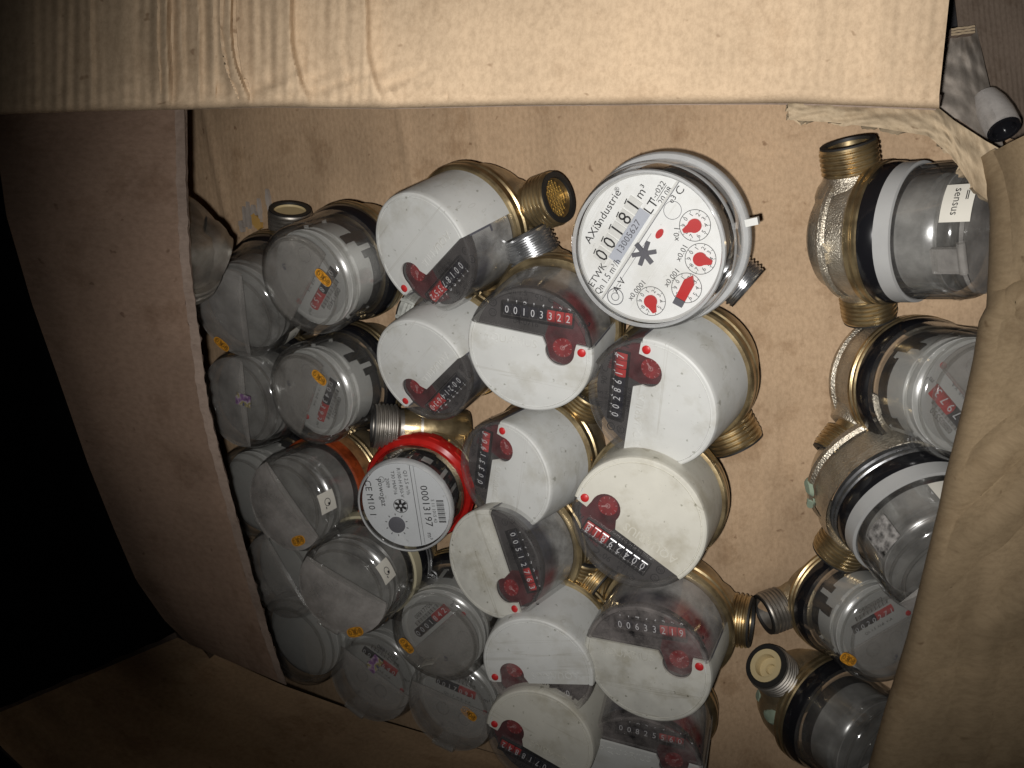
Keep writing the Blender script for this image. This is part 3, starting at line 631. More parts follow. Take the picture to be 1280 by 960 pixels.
# upper wall beneath the fold, leaning outwards down to the bottom panel
def wallP(s, t):
    f = fold(s); a = at(f[0], f[1] - 14, f[2] + 0.012); b = on_floor(f[0] + 6, f[1] - 45); return a.lerp(b, t)
boxpart('upper_wall', wallP, 24, 6, 0.005, 'card_panel', box, 0.42, 0.15)
# left flap folded in over the meters
le = poly([(229, 118, .395), (229, 140, .396), (231, 230, .398), (236, 330, .402), (248, 420, .408), (258, 500, .414), (272, 560, .420), (296, 650, .432), (318, 730, .444), (338, 800, .455), (357, 856, .464)])
lo = poly([(-20, 118, .392), (-2, 200, .386), (8, 270, .384), (40, 380, .386), (72, 470, .392), (110, 580, .40), (142, 660, .41), (170, 725, .420), (205, 775, .432), (236, 805, .442)])
def leftP(s, t):
    p = at(*lo(s)).lerp(at(*le(s)), t); n = -(p - EYE).normalized()
    h = 0.001 * nz3(s * 5, t * 4, 1) + 0.0006 * nz3(s * 22, t * 3, 4) - 0.004 * gs(t, 0, 0.12)
    jag = 0.0007 * nz3(s * 60, 0, 8) if t > 0.97 else 0
    return p + n * h + (at(*le(s)) - at(*lo(s))).normalized() * jag
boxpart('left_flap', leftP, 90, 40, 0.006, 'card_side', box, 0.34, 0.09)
def leftEdge(s, t):                                                # rough torn liner along the cut edge
    a = leftP(s, 1.0); d = (at(*le(s)) - at(*lo(s))).normalized(); n = -(a - EYE).normalized()
    return a - d * (0.0046 + 0.0006 * nz3(s * 30, 2)) * (1 - t) + n * (0.0006 + 0.0005 * nz3(s * 90, t * 5)) + d * 0.0005
boxpart('cut_edge', leftEdge, 140, 5, 0.002, 'card_cut', box, 0.34, 0.005)
def leftWall(s, t):
    f = lo(s); a = at(f[0] + 30, f[1], f[2] + 0.012); e = le(s); b = on_floor(e[0] - 70, e[1], -0.004); return a.lerp(b, t)
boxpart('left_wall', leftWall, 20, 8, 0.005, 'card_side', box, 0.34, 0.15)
# lower wall and its flap, dim beneath the meters
la = poly([(222, 797, .47), (352, 856, .53), (480, 902, .565), (640, 948, .585), (820, 990, .60), (1050, 1030, .60)])
lb = poly([(-30, 903, .40), (60, 990, .42), (300, 1090, .45), (620, 1120, .46), (860, 1130, .47), (1150, 1140, .47)])
def lowP(s, t):
    p = at(*lb(s)).lerp(at(*la(s)), t); n = -(p - EYE).normalized()
    return p + n * (0.004 * nz3(s * 4, t * 3, 2) + 0.0016 * nz3(s * 14, t * 9, 6))
boxpart('lower_wall', lowP, 70, 40, 0.005, 'card_low', box, 0.45, 0.2)
# right flap, crumpled
re_ = poly([(1236, 196, .318), (1248, 225, .314), (1255, 262, .312), (1253, 330, .315), (1250, 386, .318), (1240, 405, .322), (1233, 450, .326), (1222, 500, .330), (1207, 560, .336), (1195, 605, .34), (1188, 640, .344), (1168, 720, .352), (1148, 800, .361), (1120, 890, .371), (1088, 1000, .384)])
ro = poly([(1330, 150, .285), (1420, 300, .28), (1430, 500, .285), (1420, 700, .30), (1410, 1000, .325)])
def rightP(s, t):
    if t < 0.14:
        k = t / 0.14; f = re_(s); p = at(*f); a = (1 - k) * math.pi * 0.5
        ray = (p - EYE).normalized(); o_ = (at(*ro(s)) - p); o_ = (o_ - ray * o_.dot(ray)).normalized()
        p = p + o_ * 0.005 * (1 - math.sin(a)) + ray * 0.009 * (1 - math.cos(a)); tt = 0
    else:
        tt = (t - 0.14) / 0.86; p = at(*re_(s)); ray = (p - EYE).normalized(); o_ = (at(*ro(s)) - p); o2 = (o_ - ray * o_.dot(ray)).normalized()
        p = (p + o2 * 0.005).lerp(at(*ro(s)), tt)
    n = -(p - EYE).normalized()
    h = 0.0030 * nz3(s * 5, tt * 1.6 + s * 2, 11) + 0.0008 * nz3(s * 10 + tt * 3, tt * 3, 12)
    d1 = s - 0.21 - tt * 0.05 + 0.02 * nz3(tt * 6, 1); h += -0.0022 * gs(d1, 0, 0.012) + 0.0016 * gs(d1, 0.022, 0.014)
    for s0, sl, a, w, c, k in ((0.475, -0.30, 0.0030, 0.040, 0.25, 0.5), (0.60, -0.42, 0.0040, 0.055, 0.30, 0.5), (0.74, -0.20, 0.0022, 0.045, 0.35, 0.4), (0.36, 0.25, 0.0018, 0.035, 0.5, 0.4)):
        d = abs(s - s0 - sl * (tt - 0.1) * 0.6 + 0.012 * nz3(tt * 4, s0 * 9)); h += a * max(0, 1 - d / w) * gs(tt, c, k)
    h += 0.0022 * max(0, 1 - abs(tt - 0.30 - 0.25 * (s - 0.8)) / 0.10) * max(0, min(1, (s - 0.55) * 4))
    return p + n * h * 1.6 * min(1, 0.3 + t * 3)
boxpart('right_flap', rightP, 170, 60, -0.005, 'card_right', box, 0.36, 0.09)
def rwall(s, t):
    f = re_(s); a = at(f[0] + 24, f[1], f[2] + 0.014); b = Vector((a.x + 0.085, a.y, -0.003)); return a.lerp(b, t)
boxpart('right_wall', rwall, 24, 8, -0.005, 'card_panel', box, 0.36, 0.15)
# pale torn lip that links the top flap with the right flap at the corner
l1 = poly([(984, 118, .334), (1090, 120, .334), (1160, 124, .332), (1192, 150, .326), (1232, 176, .320), (1275, 200, .322)])
l2 = poly([(986, 150, .330), (1040, 153, .330), (1100, 160, .328), (1160, 170, .326), (1190, 196, .322), (1218, 238, .320), (1250, 262, .326), (1290, 280, .335)])
def lipP(s, t):
    p = at(*l1(s)).lerp(at(*l2(s)), t); n = -(p - EYE).normalized()
    bulge = 0.004 * math.sin(math.pi * min(1, t * 0.9 + 0.1))
    h = bulge + 0.0022 * nz3(s * 9 + t * 3, t * 3, 21) + 0.0010 * nz3(s * 22, t * 5, 22) + 0.0002 * nz3(s * 70, t * 20, 23)
    return p + n * h
boxpart('torn_lip', lipP, 120, 26, -0.003, 'card_torn', box, 0.14, 0.03, edge='card_torn')
# grey torn end of the double wall beyond the corner
g1 = poly([(1190, 38, .372), (1220, 33, .374)]); g2 = poly([(1168, 138, .350), (1200, 150, .35), (1256, 190, .352)])
def greyP(s, t):
    p = at(*g1(s)).lerp(at(*g2(s)), t); n = -(p - EYE).normalized()
    return p + n * (0.004 * nz3(s * 4, t * 6, 31) + 0.0007 * nz3(s * 8, t * 10, 32) + 0.004 * math.sin(s * math.pi))
boxpart('torn_wall_end', greyP, 40, 60, -0.004, 'card_grey', box, 0.03, 0.06)
def layer(k):
    def f(s, t): return at(1189 + 30 * s, 35.5 - 4 * s + k * 3.4 + t * 2.6 + 0.8 * nz3(s * 5, k), .368 - 0.001 * k)
    return f
for k in range(3): boxpart('torn_layer', layer(k), 16, 2, -0.006, 'card_torn', box, 0.012, 0.002)
# scuffs on the bottom panel
def blot(cx, cy, r, seed, mat, name):
    random.seed(seed); b = MB(); c = on_floor(cx, cy, 0.0015); n = 18
    b.slab([(c.x + r * (0.6 + 0.55 * random.random()) * math.cos(k * math.tau / n), c.y + r * 0.8 * (0.6 + 0.55 * random.random()) * math.sin(k * math.tau / n)) for k in range(n)], 0.0003, 0.0020)
    o = bpy.data.objects.new(name, b.mesh(name, mat, smooth=False)); COL.objects.link(o); o.parent = box; o.matrix_parent_inverse = BI
SZ = [0.0016]
def streak(px, w, mat, name):                                       # thin scraped patch, drawn out along the board's ribs
    random.seed(int(px[0][0])); a, b_ = on_floor(*px[0]), on_floor(*px[1]); d = (b_ - a); ln = d.length; d = d / ln; q = Vector((-d.y, d.x, 0)); n = 9; L_, R_ = [], []
    for i in range(n + 1):
        k = i / n; ww = w * (0.25 + math.sin(math.pi * (0.1 + 0.8 * k))) * (0.6 + 0.7 * random.random()); c = a + d * ln * k
        L_.append(c + q * ww); R_.append(c - q * ww)
    pts = [(v.x, v.y) for v in R_ + L_[::-1]]; m_ = MB(); SZ[0] += 0.00013; m_.slab(pts, SZ[0] - 0.0030, SZ[0])
    o = bpy.data.objects.new(name, m_.mesh(name, mat, smooth=False)); COL.objects.link(o); o.parent = box; o.matrix_parent_inverse = BI
for i, (u, v, l) in enumerate(((305, 258, 26), (310, 252, 34), (317, 256, 24), (324, 248, 30), (335, 236, 28), (302, 276, 14))):
    streak(((u, v), (u + 3, v + l)), 0.0009 + 0.0004 * (i % 3), 'paint_white', 'white_scuff')
streak(((318, 268), (327, 286)), 0.0030, 'yellow_paper', 'yellow_scrap'); streak(((331, 288), (339, 301)), 0.0024, 'yellow_paper', 'yellow_scrap')

# dark board behind the torn corner
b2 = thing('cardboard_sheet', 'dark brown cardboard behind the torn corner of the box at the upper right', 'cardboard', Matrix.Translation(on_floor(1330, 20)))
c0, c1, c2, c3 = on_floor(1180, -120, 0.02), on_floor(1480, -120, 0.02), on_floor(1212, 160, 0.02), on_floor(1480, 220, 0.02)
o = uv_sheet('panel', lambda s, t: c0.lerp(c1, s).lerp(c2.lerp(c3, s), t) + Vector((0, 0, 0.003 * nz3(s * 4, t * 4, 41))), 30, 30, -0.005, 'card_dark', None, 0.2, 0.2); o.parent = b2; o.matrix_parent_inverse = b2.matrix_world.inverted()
mw, ang = frame(1255, 162, 38, (0.35, 0.62), 50, (0.6, -0.5), 0.0180, 0.75)
t = thing('plastic_cap', 'tapered grey plastic cap with a black ringed mouth poking out of the torn corner', 'plastic cap', mw)
part('sleeve', 'pcs', 'lid', lambda b: b.lathe([(0.0088, 0.0), (0.0094, -0.001), (0.0098, -0.012), (0.0090, -0.022), (0.0070, -0.030), (0.0, -0.031)], 40), t)
part('mouth_ring', 'pcm', 'black', lambda b: b.lathe([(0.0090, -0.0003), (0.0086, 0.0010), (0.0066, 0.0010), (0.0058, -0.0006), (0.0058, -0.004), (0.0, -0.004)], 32), t)
part('label_strip', 'pcl', 'tag', lambda b: b.lathe([(0.0097, -0.0190), (0.0100, -0.0130)], 6, rad(200), rad(240)), t)

# ------------------------------------------------------------------ the meters
WHITE = [  # u, v, Dpx, axis dir, tilt, text dir, nozzle dir, label, digits, number, options
 (527, 318, 158, (-.89, .46), 47, (-.62, .78), (.95, -.30), 'white capped water meter with open gauze filled brass nozzle pointing right', '00187352', '04-0812', dict(ends=('gauze', None), out=0.006)),
 (527, 465, 142, (-.79, .61), 46, (-.66, .75), (-.92, -.38), 'white capped water meter whose nozzle is wrapped in pale thread tape', '00214630', '04-0913', dict(tape=True)),
 (660, 439, 168, (-.68, .73), 31, (.98, .18), (-.45, -.89), 'white capped water meter directly left below the white dialled one, window upwards', '00103322', '04-0716', dict(nozmat='chrome')),
 (811, 506, 176, (-.74, .67), 35, (.12, -.99), (.48, .88), 'white capped water meter just under the round white dial, window on its left', '00286117', '04-0628', dict()),
 (629, 595, 143, (-.88, .47), 43, (.12, -.99), (.50, -.85), 'white capped water meter immediately right of the red ringed meter', '00331904', '04-0555', dict()),
 (796, 655, 174, (-.57, .82), 25, (-.82, -.57), (-.05, 1), 'creamy white capped water meter with its window at the lower left of its face', '00429818', '04-0471', dict(face='white_cream')),
 (616, 706, 143, (-.86, .51), 42, (.34, .94), (.72, .66), 'speckled dirty white capped water meter, window on its right, below the red ringed one', '00512763', '04-0399', dict(face='white_dirty')),
 (671, 837, 145, (-.42, .90), 40, (-1, .02), (.35, -.93), 'white capped water meter with smoky window at the bottom of its face', '00194286', '04-0287', dict(dusty=True)),
 (807, 831, 164, (-.44, .90), 39, (.985, .17), (.98, .22), 'dusty white capped water meter with milky window and brass nozzle at right', '00633219', '04-0170', dict(dusty=True, face='white_dirty', out=-0.007)),
 (673, 926, 142, (-.42, .90), 42, (-.88, -.47), (.40, -.92), 'yellowish white capped water meter cut by the bottom edge of the photo', '00718842', '04-0163', dict(face='white_cream')),
 (803, 955, 152, (-.19, .98), 50, (.97, .24), (.2, 1), 'dark windowed white capped water meter under the dusty one at the bottom edge', '00825560', '04-0151', dict(dusty=True)),
]
DBG = []
for u, v, D, td, tl, xd, nzd, lab, dg, nm, op in WHITE:
    sc = op.pop('sc', 1.07 if D > 150 else 1.0)
    mw, ang = frame(u, v, D, td, tl, xd, 2 * RF, sc)
    t = white_meter(mw, ang(nzd), lab, dg, nm, **op); DBG.append((lab[:30], (mw @ Vector((0, 0, -0.078))).z))
CLEAR = [
 (375, 355, 142, (-.92, .39), 47, (-.45, .89), (.92, -.39), 'clear domed water meter with an orange sticker above a tilted red and black counter', dict(sticker=(404, 347, (.7, .7)), dsc=1.12, digits='0008153', num='08813450', spin=2.2)),
 (293, 392, 130, (-.84, .54), 47, (.12, .99), (-.08, -1), 'grey lidded water meter with a yellow plugged nozzle standing up behind it', dict(lid=True, plain=True, lidmat='lid_thin', sticker=(277, 430, (.7, .6)), tag=(366, 419), ends=('plug', None), dial=False, nozmat='steel_dull')),
 (380, 497, 132, (-.92, .38), 49, (-.30, .95), (.92, -.38), 'clear domed water meter with orange sticker beside its blue and red digits', dict(sticker=(399, 472, (.7, .65)), dsc=1.12, digits='0043392', num='08805521', spin=2.0)),
 (296, 503, 126, (-.9, .3), 50, (.1, .99), (.9, -.3), 'murky clear domed water meter with a shiny hologram label, half behind left flap', dict(lid=True, plain=True, lidmat='lid_thin', holo=(304, 500, (.9, .3)), dial=False)),
 (357, 632, 130, (-.90, .44), 50, (.57, .82), (.9, -.44), 'grey lidded water meter with a rusty orange ring and square white tag', dict(lid=True, plain=True, lidmat='lid', sticker=(373, 676, (.9, -.3)), tag=(404, 630), dial=False, ringmat='brass', seal='rust', whitering='orange_ring')),
 (306, 622, 122, (-.9, .4), 52, (.3, .95), (.9, -.4), 'pale register of a meter mostly hidden behind the left flap, beside the rusty ring', dict(dial=False, dome='clear', spin=1.0)),
 (350, 720, 122, (-.85, .5), 50, (.5, .85), (.85, -.5), 'hazy clear domed water meter wedged between left flap and the tagged black ringed one', dict(lid=True, lidmat='lid_thin', dial=False, spin=0.6)),
 (428, 738, 134, (-.72, .69), 42, (.86, .51), (.72, -.69), 'grey lidded water meter with a cream collar, shiny ring and square white tag', dict(lid=True, plain=True, lidmat='lid', sticker=(444, 790, (.9, -.2)), tag=(459, 738), dial=False, ringmat='chrome', whitering='cream')),
 (366, 806, 122, (-.8, .6), 52, (.7, .7), (.8, -.6), 'small clear meter in the corner at the lower end of the left flap', dict(dial=False, dome='clear', spin=1.4)),
 (545, 800, 130, (-.55, .83), 42, (.75, -.65), (.55, -.83), 'clear domed water meter with a tiny counter and orange sticker near the bottom middle', dict(sticker=(508, 807, (.65, .75)), dsc=1.12, digits='0001842', num='08817706', spin=1.8)),
 (462, 850, 122, (-.70, .71), 45, (.8, .6), (.70, -.71), 'dim clear lidded water meter with a rainbow hologram label over its counter', dict(lid=True, lidmat='lid_thin', digits='0021640', num='08811207', holo=(468, 830, (.6, -.7)))),
 (562, 886, 126, (-.60, .80), 44, (.9, .4), (.60, -.80), 'hazy water meter at the bottom, orange sticker at lower right of its lid', dict(lid=True, lidmat='lid_thin', sticker=(586, 892, (.75, .65)), digits='0017093', num='08804418', tag=(524, 840), spin=0.3)),
]
for u, v, D, td, tl, xd, nzd, lab, op in CLEAR:
    mw, ang = frame(u, v, D, td, tl, xd, 2 * RC)
    clear_meter(mw, ang(nzd), lab, **op); DBG.append((lab[:30], (mw @ Vector((0, 0, -0.086))).z))
RIGHT = [
 (1236, 288, 172, (1, -.03), 70, (.1, .99), (-.06, -1), 0.93, 'nickel bodied water meter lying on its side with a white brand sticker', dict(lid=True, lidmat='lid_thin', dial=False, tag=(1205, 252), brandtag=True, whitering='collar_grey', bodymat='nickel_cast', style=1, plain=True)),
 (1228, 499, 170, (.97, .22), 42, (-.64, -.77), (-.62, .78), 0.97, 'clear domed water meter with large slanted red counter cut off by the right flap', dict(digits='07973', dsc=1.30, bsc=(1.06, 1.15), nout=0.007, style=1, num='08805550', bodymat='nickel_cast', ends=('dark', None), spin=2.4)),
 (1196, 714, 172, (.62, .78), 58, (.78, -.62), (-.65, .76), 1.0, 'green spotted corroded water meter with grey collar and mottled label residue, in the right column', dict(lid=True, lidmat='lid', dial=False, ringmat='chrome', whitering='collar_grey', bodymat='nickel_cast', style=1, bsc=(1.16, 1.30), nout=0.006, tag=(1184, 612), residue=(1104, 672), plain=True)),
 (1114, 796, 136, (.80, .60), 46, (.86, -.50), (-.93, .36), 0.9, 'clear domed water meter with 00202 counter and round orange sticker', dict(digits='0020271', num='08800202', sticker=(1060, 824, (.9, .5)), nozmat='steel_dull', spin=1.5)),
 (1112, 948, 142, (.80, .60), 63, (.8, -.6), (-.80, -.60), 0.95, 'brass water meter at the lower right with its ivory lined nozzle facing up', dict(lid=True, lidmat='lid_thin', dial=False, ends=('ivory', None), nozmat='steel_dull', style=0, plain=True)),
]
RO = []
for u, v, D, td, tl, xd, nzd, sc, lab, op in RIGHT:
    mw, ang = frame(u, v, D, td, tl, xd, 2 * RC, sc)
    RO.append(clear_meter(mw, ang(nzd), lab, **op)); DBG.append((lab[:30], (mw @ Vector((0, 0, -0.086))).z))
# ---- round white dial meter
RA = 0.0365
def axis_meter():
    mw, ang = frame(807, 314, 208, (-.86, .52), 21, (.55, -.83), 2 * RA, 1.12)
    t = thing('water_meter', 'large round white dialled water meter with 00181 counter and four small red dials', 'water meter', mw)
    nz = ang((.77, .63)); h = 0.030
    part('body', 'abody', 'chrome', body_mb(h, 0), t, RZ(nz) @ T(0, 0, -0.001) @ Matrix.Diagonal((0.80, 0.95, 1, 1))); add_nozzle(t, nz, -h - 0.020, 'chrome', 'dark', sc=0.80, out=0.003); add_nozzle(t, nz + math.pi, -h - 0.020, 'chrome', sc=0.80)
    part('flange_ring', 'aflange', 'flange', lambda b: b.lathe([(0.0350, -0.0300), (0.0385, -0.0298), (0.0400, -0.0280), (0.0400, -0.0250), (0.0392, -0.0238), (0.0372, -0.0236), (0.0366, -0.0225)], 80), t)
    part('flange_lug', 'alug', 'white_part', lambda b: b.box(0.0385, 0.0440, -0.0016, 0.0016, -0.0275, -0.0235, RZ(ang((.95, -.20)))), t)
    part('inner_drum', 'adrum', 'steel_dull', lambda b: b.lathe([(0.0318, -0.0045), (0.0318, -0.0140), (0.0300, -0.0150), (0.0300, -0.0290)], 60), t)
    part('housing', 'ahouse', 'clear', lambda b: b.lathe([(0.0, 0.0), (0.0325, 0.0), (0.0345, -0.0004), (0.0360, -0.0018), (0.0365, -0.0040), (0.0367, -0.0240)], 80), t)
    part('bezel', 'abezel', 'flange', lambda b: (b.lathe([(0.0330, 0.0002), (0.0336, 0.0010), (0.0346, 0.0008), (0.0350, -0.0004)], 80), b.lathe([(0.0368, -0.0075), (0.0374, -0.0085), (0.0374, -0.0105), (0.0368, -0.0112)], 80)), t)
    R = 0.0328; z = -0.0036
    p = part('dial_plate', 'adial', 'dial_white', lambda b: b.lathe([(R + 0.0008, -0.0048), (R + 0.0008, -0.0040), (0, -0.0040)], 72), t)
    part('dial_border', 'aborder', 'dial_grey', lambda b: b.lathe([(R + 0.0006, -0.0039), (R + 0.0002, -0.0036), (R - 0.0006, -0.0039)], 72), t)
    part('serial_strip', 'aserial', 'serial_grey', lambda b: b.box(-0.42 * R, 0.40 * R, 0.235 * R, 0.405 * R, -0.0040, -0.0037), p)
    part('dial_step', 'astep', 'white_part', lambda b: (b.box(-0.98 * R, 0.97 * R, 0.165 * R, 0.190 * R, -0.0040, -0.0034)), p)
    part('dial_line', 'aline', 'ink_grey', lambda b: (b.box(-0.98 * R, 0.97 * R, 0.150 * R, 0.160 * R, -0.0040, -0.0038), b.box(-0.80 * R, 0.20 * R, 0.085 * R, 0.090 * R, -0.0040, -0.0038)), p)
    def prt(b):
        b.text('AXiS', 0.0054, -0.43 * R, 0.775 * R, z, 0, 'LEFT'); b.text('industrie', 0.0052, -0.14 * R, 0.775 * R, z, 0, 'LEFT'); b.text('®', 0.003, 0.42 * R, 0.80 * R, z)
        b.text('m³', 0.0056, 0.585 * R, 0.50 * R, z); b.text('LT', 0.0062, 0.50 * R, 0.285 * R, z)
        b.text('ETWK', 0.0046, -0.73 * R, 0.40 * R, z); b.text('Qn 1.5 m³/h', 0.0046, -0.66 * R, 0.265 * R, z, sx=0.86); b.text('A-V', 0.0048, -0.66 * R, 0.06 * R, z)
        b.text('1-r022', 0.0036, 0.71 * R, 0.32 * R, z); b.box(0.60 * R, 0.84 * R, 0.265 * R, 0.272 * R, z - 0.0001, z); b.text('20 08', 0.0036, 0.72 * R, 0.205 * R, z); b.text('C', 0.0050, 0.88 * R, 0.08 * R, z); b.text('e3', 0.0036, 0.74 * R, 0.10 * R, z)
        b.text('x0.1', 0.0036, 0.40 * R, -0.20 * R, z, 0.5); b.text('x0.01', 0.0036, 0.235 * R, -0.40 * R, z, 0.1); b.text('x0.001', 0.0036, -0.12 * R, -0.48 * R, z, -0.05); b.text('x0.0001', 0.0036, -0.56 * R, -0.185 * R, z, -0.1)
    part('lettering', 'aprint', 'ink', prt, p)
    part('serial_number', 'asern', 'ink_grey', lambda b: b.text('13005627', 0.0044, -0.02 * R, 0.32 * R, -0.0036), p)
    part('emblem', 'aemb', 'ink_grey', lambda b: (b.ring(0.110 * R, 0.122 * R, z, 28, x=-0.83 * R, y=0.02 * R), b.ring(0.05 * R, 0.06 * R, z, 20, x=-0.83 * R, y=0.02 * R), b.ring(0.115 * R, 0.122 * R, z, 28, x=0.62 * R, y=0.02 * R)), p)
    for x, ch in zip((-.45, -.24, -.035, .165, .375), '00181'):
        w = part('number_window', 'anw', 'white_part', lambda b: b.box(-0.092 * R, 0.092 * R, -0.098 * R, 0.098 * R, -0.0004, 0.0003), t, T(x * R, 0.505 * R, -0.0038))
        part('digit', 'adig' + ch, 'ink', lambda b, ch=ch: (b.text(ch, 0.0092, 0, -0.0004, 0.00036, sx=0.92), b.box(-0.0013, 0.0013, 0.0034, 0.0039, 0.0003, 0.00037, RZ(0.15))), w)
    def star(b):
        for k in range(6): b.box(0.0004, 0.0056, -0.00095, 0.00095, -0.0036, -0.0024, T(-0.07 * R, 0.015 * R, 0) @ RZ(k * math.pi / 3 + 0.25))
        b.lathe([(0.0018, -0.0036), (0.0018, -0.0022), (0, -0.0022)], 12, m=T(-0.07 * R, 0.015 * R, 0))
    part('flow_star', 'astar', 'ink_grey', star, t)
    part('red_mark', 'ared', 'red', lambda b: b.slab([(x, y) for x, y in circ(0.0016, 0, math.tau * 0.94, 12)], -0.0036, -0.0030, T(0.27 * R, -0.01 * R, 0) @ Matrix.Diagonal((1.5, 0.9, 1, 1))), p)
    for (x, y, a) in ((.625, -.335, 150), (.31, -.645, -70), (-.12, -.72, 200), (-.57, -.43, 235)):
        s = part('small_dial', 'asub', 'ink', lambda b: (b.ring(0.200 * R, 0.208 * R, 0, 40), [b.text(str(k), 0.0027, 0.145 * R * math.sin(k * math.tau / 10), 0.145 * R * math.cos(k * math.tau / 10), 0) for k in range(10)], [b.box(0.175 * R, 0.2 * R, -0.0001, 0.0001, -0.0001, 0, RZ(k * math.tau / 10 + 0.314)) for k in range(10)]), t, T(x * R, y * R, -0.00375))
        if x != -.12:
            part('pointer', 'aptr', 'red', lambda b: b.slab(circ(0.092 * R, rad(40), rad(320), 16) + [(0.165 * R, -0.025 * R), (0.165 * R, 0.025 * R)], 0.0002, 0.0012), s, RZ(rad(a)))
        else:
            q = part('pointer', 'aptr2', 'red', lambda b: b.slab([(-0.16 * R, -0.07 * R), (0.10 * R, -0.075 * R), (0.20 * R, 0), (0.10 * R, 0.075 * R), (-0.16 * R, 0.07 * R)], 0.0002, 0.0016), s, RZ(rad(8)))
            part('pointer_block', 'aptr3', 'ink_grey', lambda b: b.box(-0.26 * R, -0.165 * R, -0.07 * R, 0.07 * R, 0.0001, 0.0018), s, RZ(rad(8)))
    return t
axis_meter()
# ---- red ringed meter
def red_meter():
    mw, ang = frame(505, 634, 126, (-.62, .78), 33, (.16, .987), 0.062)
    t = thing('water_meter', 'red ringed water meter with a white printed dial among the clear ones', 'water meter', mw)
    nz = ang((.9, -.4)); h = 0.035
    part('body', 'rbody', 'brass_cast', body_mb(h, 0), t, RZ(nz)); add_nozzle(t, nz, -h - 0.018, 'brass'); add_nozzle(t, nz + math.pi, -h - 0.018, 'brass')
    def ringr(b):
        b.lathe([(0.031, -0.0370), (0.0352, -0.0370), (0.0364, -0.0355), (0.0364, -0.0285), (0.0352, -0.0262), (0.0325, -0.0250), (0.0318, -0.0230)], 72)
        for k in range(12): b.lathe([(0.0360, -0.0360), (0.0370, -0.0355), (0.0370, -0.0290), (0.0360, -0.0282)], 4, k * math.tau / 12, k * math.tau / 12 + 0.2)
    part('red_ring', 'rring', 'red_ring', ringr, t, angle=30)
    part('mechanism', 'rmech', 'black', lambda b: (b.lathe([(0.0270, -0.0260), (0.0270, -0.0060), (0.0, -0.0060)], 48), [b.box(0.0255, 0.0292, -0.0016, 0.0016, -0.0200, -0.0060 - (k % 3) * 0.003, RZ(k * 0.9 + 0.2)) for k in range(7)]), t)
    part('mechanism_tooth', 'rmech2', 'steel_block', lambda b: [b.lathe([(0.0274, -0.0240 + (k % 4) * 0.002), (0.0276, -0.0130 + (k % 3) * 0.003)], 4, k * 0.42, k * 0.42 + (0.10 if k % 3 else 0.24)) for k in range(15)], t)
    part('housing', 'rhouse', 'clear', lambda b: b.lathe([(0.0, 0.0), (0.0285, 0.0), (0.0302, -0.0006), (0.0310, -0.0024), (0.0316, -0.0250)], 64), t)
    part('bezel', 'rbez', 'flange', lambda b: b.lathe([(0.0290, 0.0002), (0.0296, 0.0010), (0.0304, 0.0004), (0.0311, -0.0020), (0.0311, -0.0040)], 64), t)
    R = 0.0288; z = -0.0031
    p = part('dial_plate', 'rdial', 'dial_white2', lambda b: b.lathe([(R, -0.0045), (R, -0.0035), (0, -0.0035)], 60), t)
    def prt(b):
        b.text('00013197', 0.0066, 0.03 * R, 0.46 * R, z, sx=1.05); b.text('m³', 0.0046, 0.74 * R, 0.44 * R, z)
        for k in range(17): b.box(-0.10 * R + k * 0.032 * R, -0.10 * R + k * 0.032 * R + (0.010 if k % 3 else 0.022) * R, 0.70 * R, 0.86 * R, z - 0.0001, z)
        b.text('S 11 1015 43', 0.0030, 0.15 * R, 0.62 * R, z); b.box(-0.96 * R, 0.96 * R, 0.215 * R, 0.225 * R, z - 0.0001, z); b.box(-0.93 * R, 0.93 * R, 0.300 * R, 0.306 * R, z - 0.0001, z)
        for i, s_ in enumerate(('Q3 2,5 m³/h', 'R100-H R50-V', 'T30 MAP16', '2009')): b.text(s_, 0.0033, -0.52 * R, (0.10 - 0.145 * i) * R, z)
        b.text('powogaz', 0.0052, -0.30 * R, -0.50 * R, z); b.text('CE M10 1', 0.0062, -0.16 * R, -0.80 * R, z); b.ring(0.06 * R, 0.07 * R, z, 20, x=-0.60 * R, y=-0.46 * R)
        b.ring(0.150 * R, 0.165 * R, z, 28, x=0.02 * R, y=-0.12 * R)
        for k in range(6): b.box(0.03 * R, 0.14 * R, -0.03 * R, 0.03 * R, z - 0.0001, z, T(0.02 * R, -0.12 * R, 0) @ RZ(k * math.tau / 6))
        for k in range(10): b.box(0.225 * R, 0.27 * R, -0.008 * R, 0.008 * R, z - 0.0001, z, T(0.47 * R, -0.28 * R, 0) @ RZ(k * math.tau / 10))
    part('lettering', 'rprint', 'ink', prt, p)
    part('flow_disc', 'rdisc', 'ink_grey', lambda b: b.lathe([(0.190 * R, -0.0035), (0.190 * R, -0.0028), (0.17 * R, -0.0026), (0, -0.0026)], 32, m=T(0.47 * R, -0.28 * R, 0)), t)
    return t
red_meter()
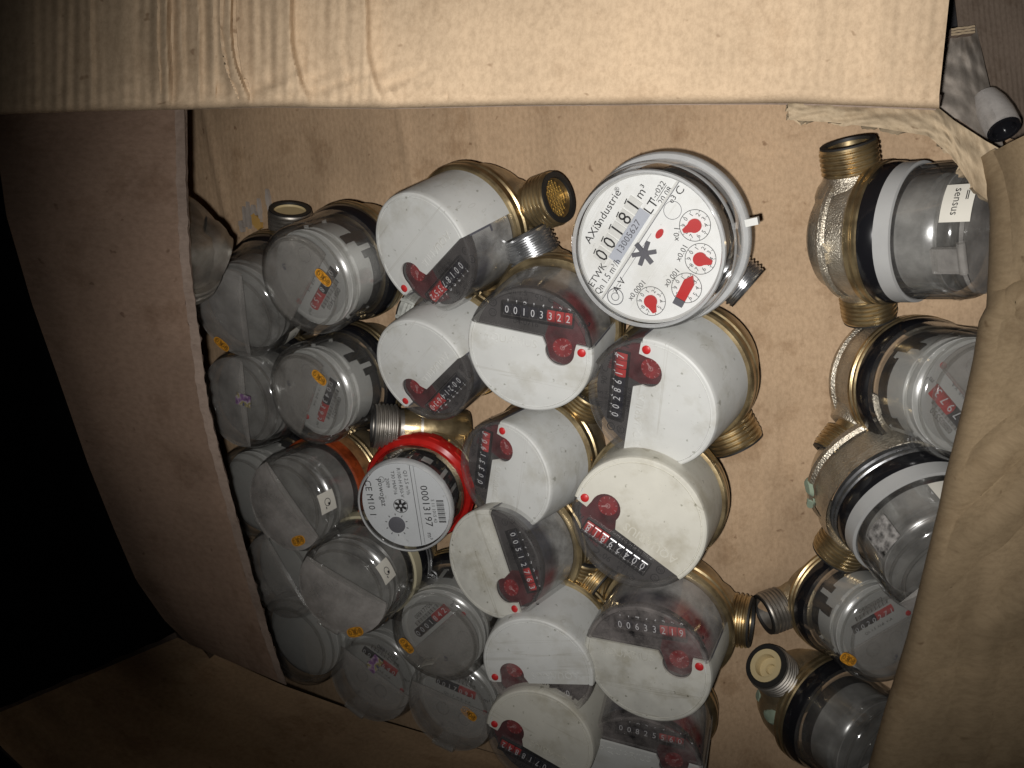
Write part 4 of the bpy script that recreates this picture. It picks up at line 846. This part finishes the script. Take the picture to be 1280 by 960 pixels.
# ---- dull metal bowl behind the left flap
mw, ang = frame(196, 305, 150, (.3, -.6), 55, (.8, .6), 2 * RC)
t = thing('water_meter', 'upturned dull metal meter body poking out behind the left flap at the top', 'water meter', mw @ Matrix.Rotation(math.pi, 4, 'X') @ T(0, 0, 0.06))
part('body', 'ubody', 'steel_dull', body_mb(CH, 0), t, RZ(2.6)); add_nozzle(t, 2.6, -CH - 0.018, 'steel_dull'); part('retaining_ring', 'uring', 'steel_dull', ring_mb(CH, 0.0390), t)
# ---- loose brass union with thread between the white and clear meters
p0 = at(478, 533, 0.505); p1 = at(545, 536, 0.515); a = (p0 - p1).normalized(); q = a.to_track_quat('X', 'Z').to_matrix().to_4x4()
t = thing('pipe_union', 'short brass pipe union with pale threaded end above the red ringed meter', 'pipe fitting', Matrix.Translation(p0 - a * 0.045) @ q)
add_nozzle(t, 0, 0, 'steel_dull'); part('barrel', 'pbarrel', 'brass', lambda b: b.lathe([(0.0125, -0.012), (0.0135, -0.010), (0.0132, 0.024), (0.0118, 0.032)], 36, m=TX), t)
bpy.context.view_layer.update(); dg_ = bpy.context.evaluated_depsgraph_get()
def blotch(u, v, r, owner, seed, mat='verdigris', name='corrosion_spot'):
    for k in range(16):
        d = (at(u + 2 * k, v + k, 0.4) - EYE).normalized(); ok, loc, n, _, ob, _ = SC.ray_cast(dg_, EYE, d)
        if ok and ob.parent == owner and ob.name.startswith('body'): break
    else: return
    random.seed(seed); k = 16; b = MB(); pts = []
    for i in range(k):
        a = i * math.tau / k; q = r * (0.8 + 0.22 * math.sin(2 * a + seed) + 0.12 * random.random()); pts.append((q * math.cos(a), q * math.sin(a) * 1.3))
    b.add([(x, y, -0.0012) for x, y in pts] + [(x * 0.7, y * 0.7, 0.0006) for x, y in pts] + [(0, 0, 0.0008)], [(i, (i + 1) % k, (i + 1) % k + k, i + k) for i in range(k)] + [(i + k, (i + 1) % k + k, 2 * k) for i in range(k)])
    o = bpy.data.objects.new(name, b.mesh(name, mat)); COL.objects.link(o); o.parent = owner
    o.matrix_world = Matrix.Translation(loc) @ n.to_track_quat('Z', 'Y').to_matrix().to_4x4()
blotch(1000, 604, 0.0050, RO[2], 1); blotch(997, 622, 0.0038, RO[2], 4); blotch(934, 862, 0.0045, RO[4], 2); blotch(964, 896, 0.0070, RO[4], 3)
for l_, z_ in DBG: print('BASE', l_, round(z_, 3))
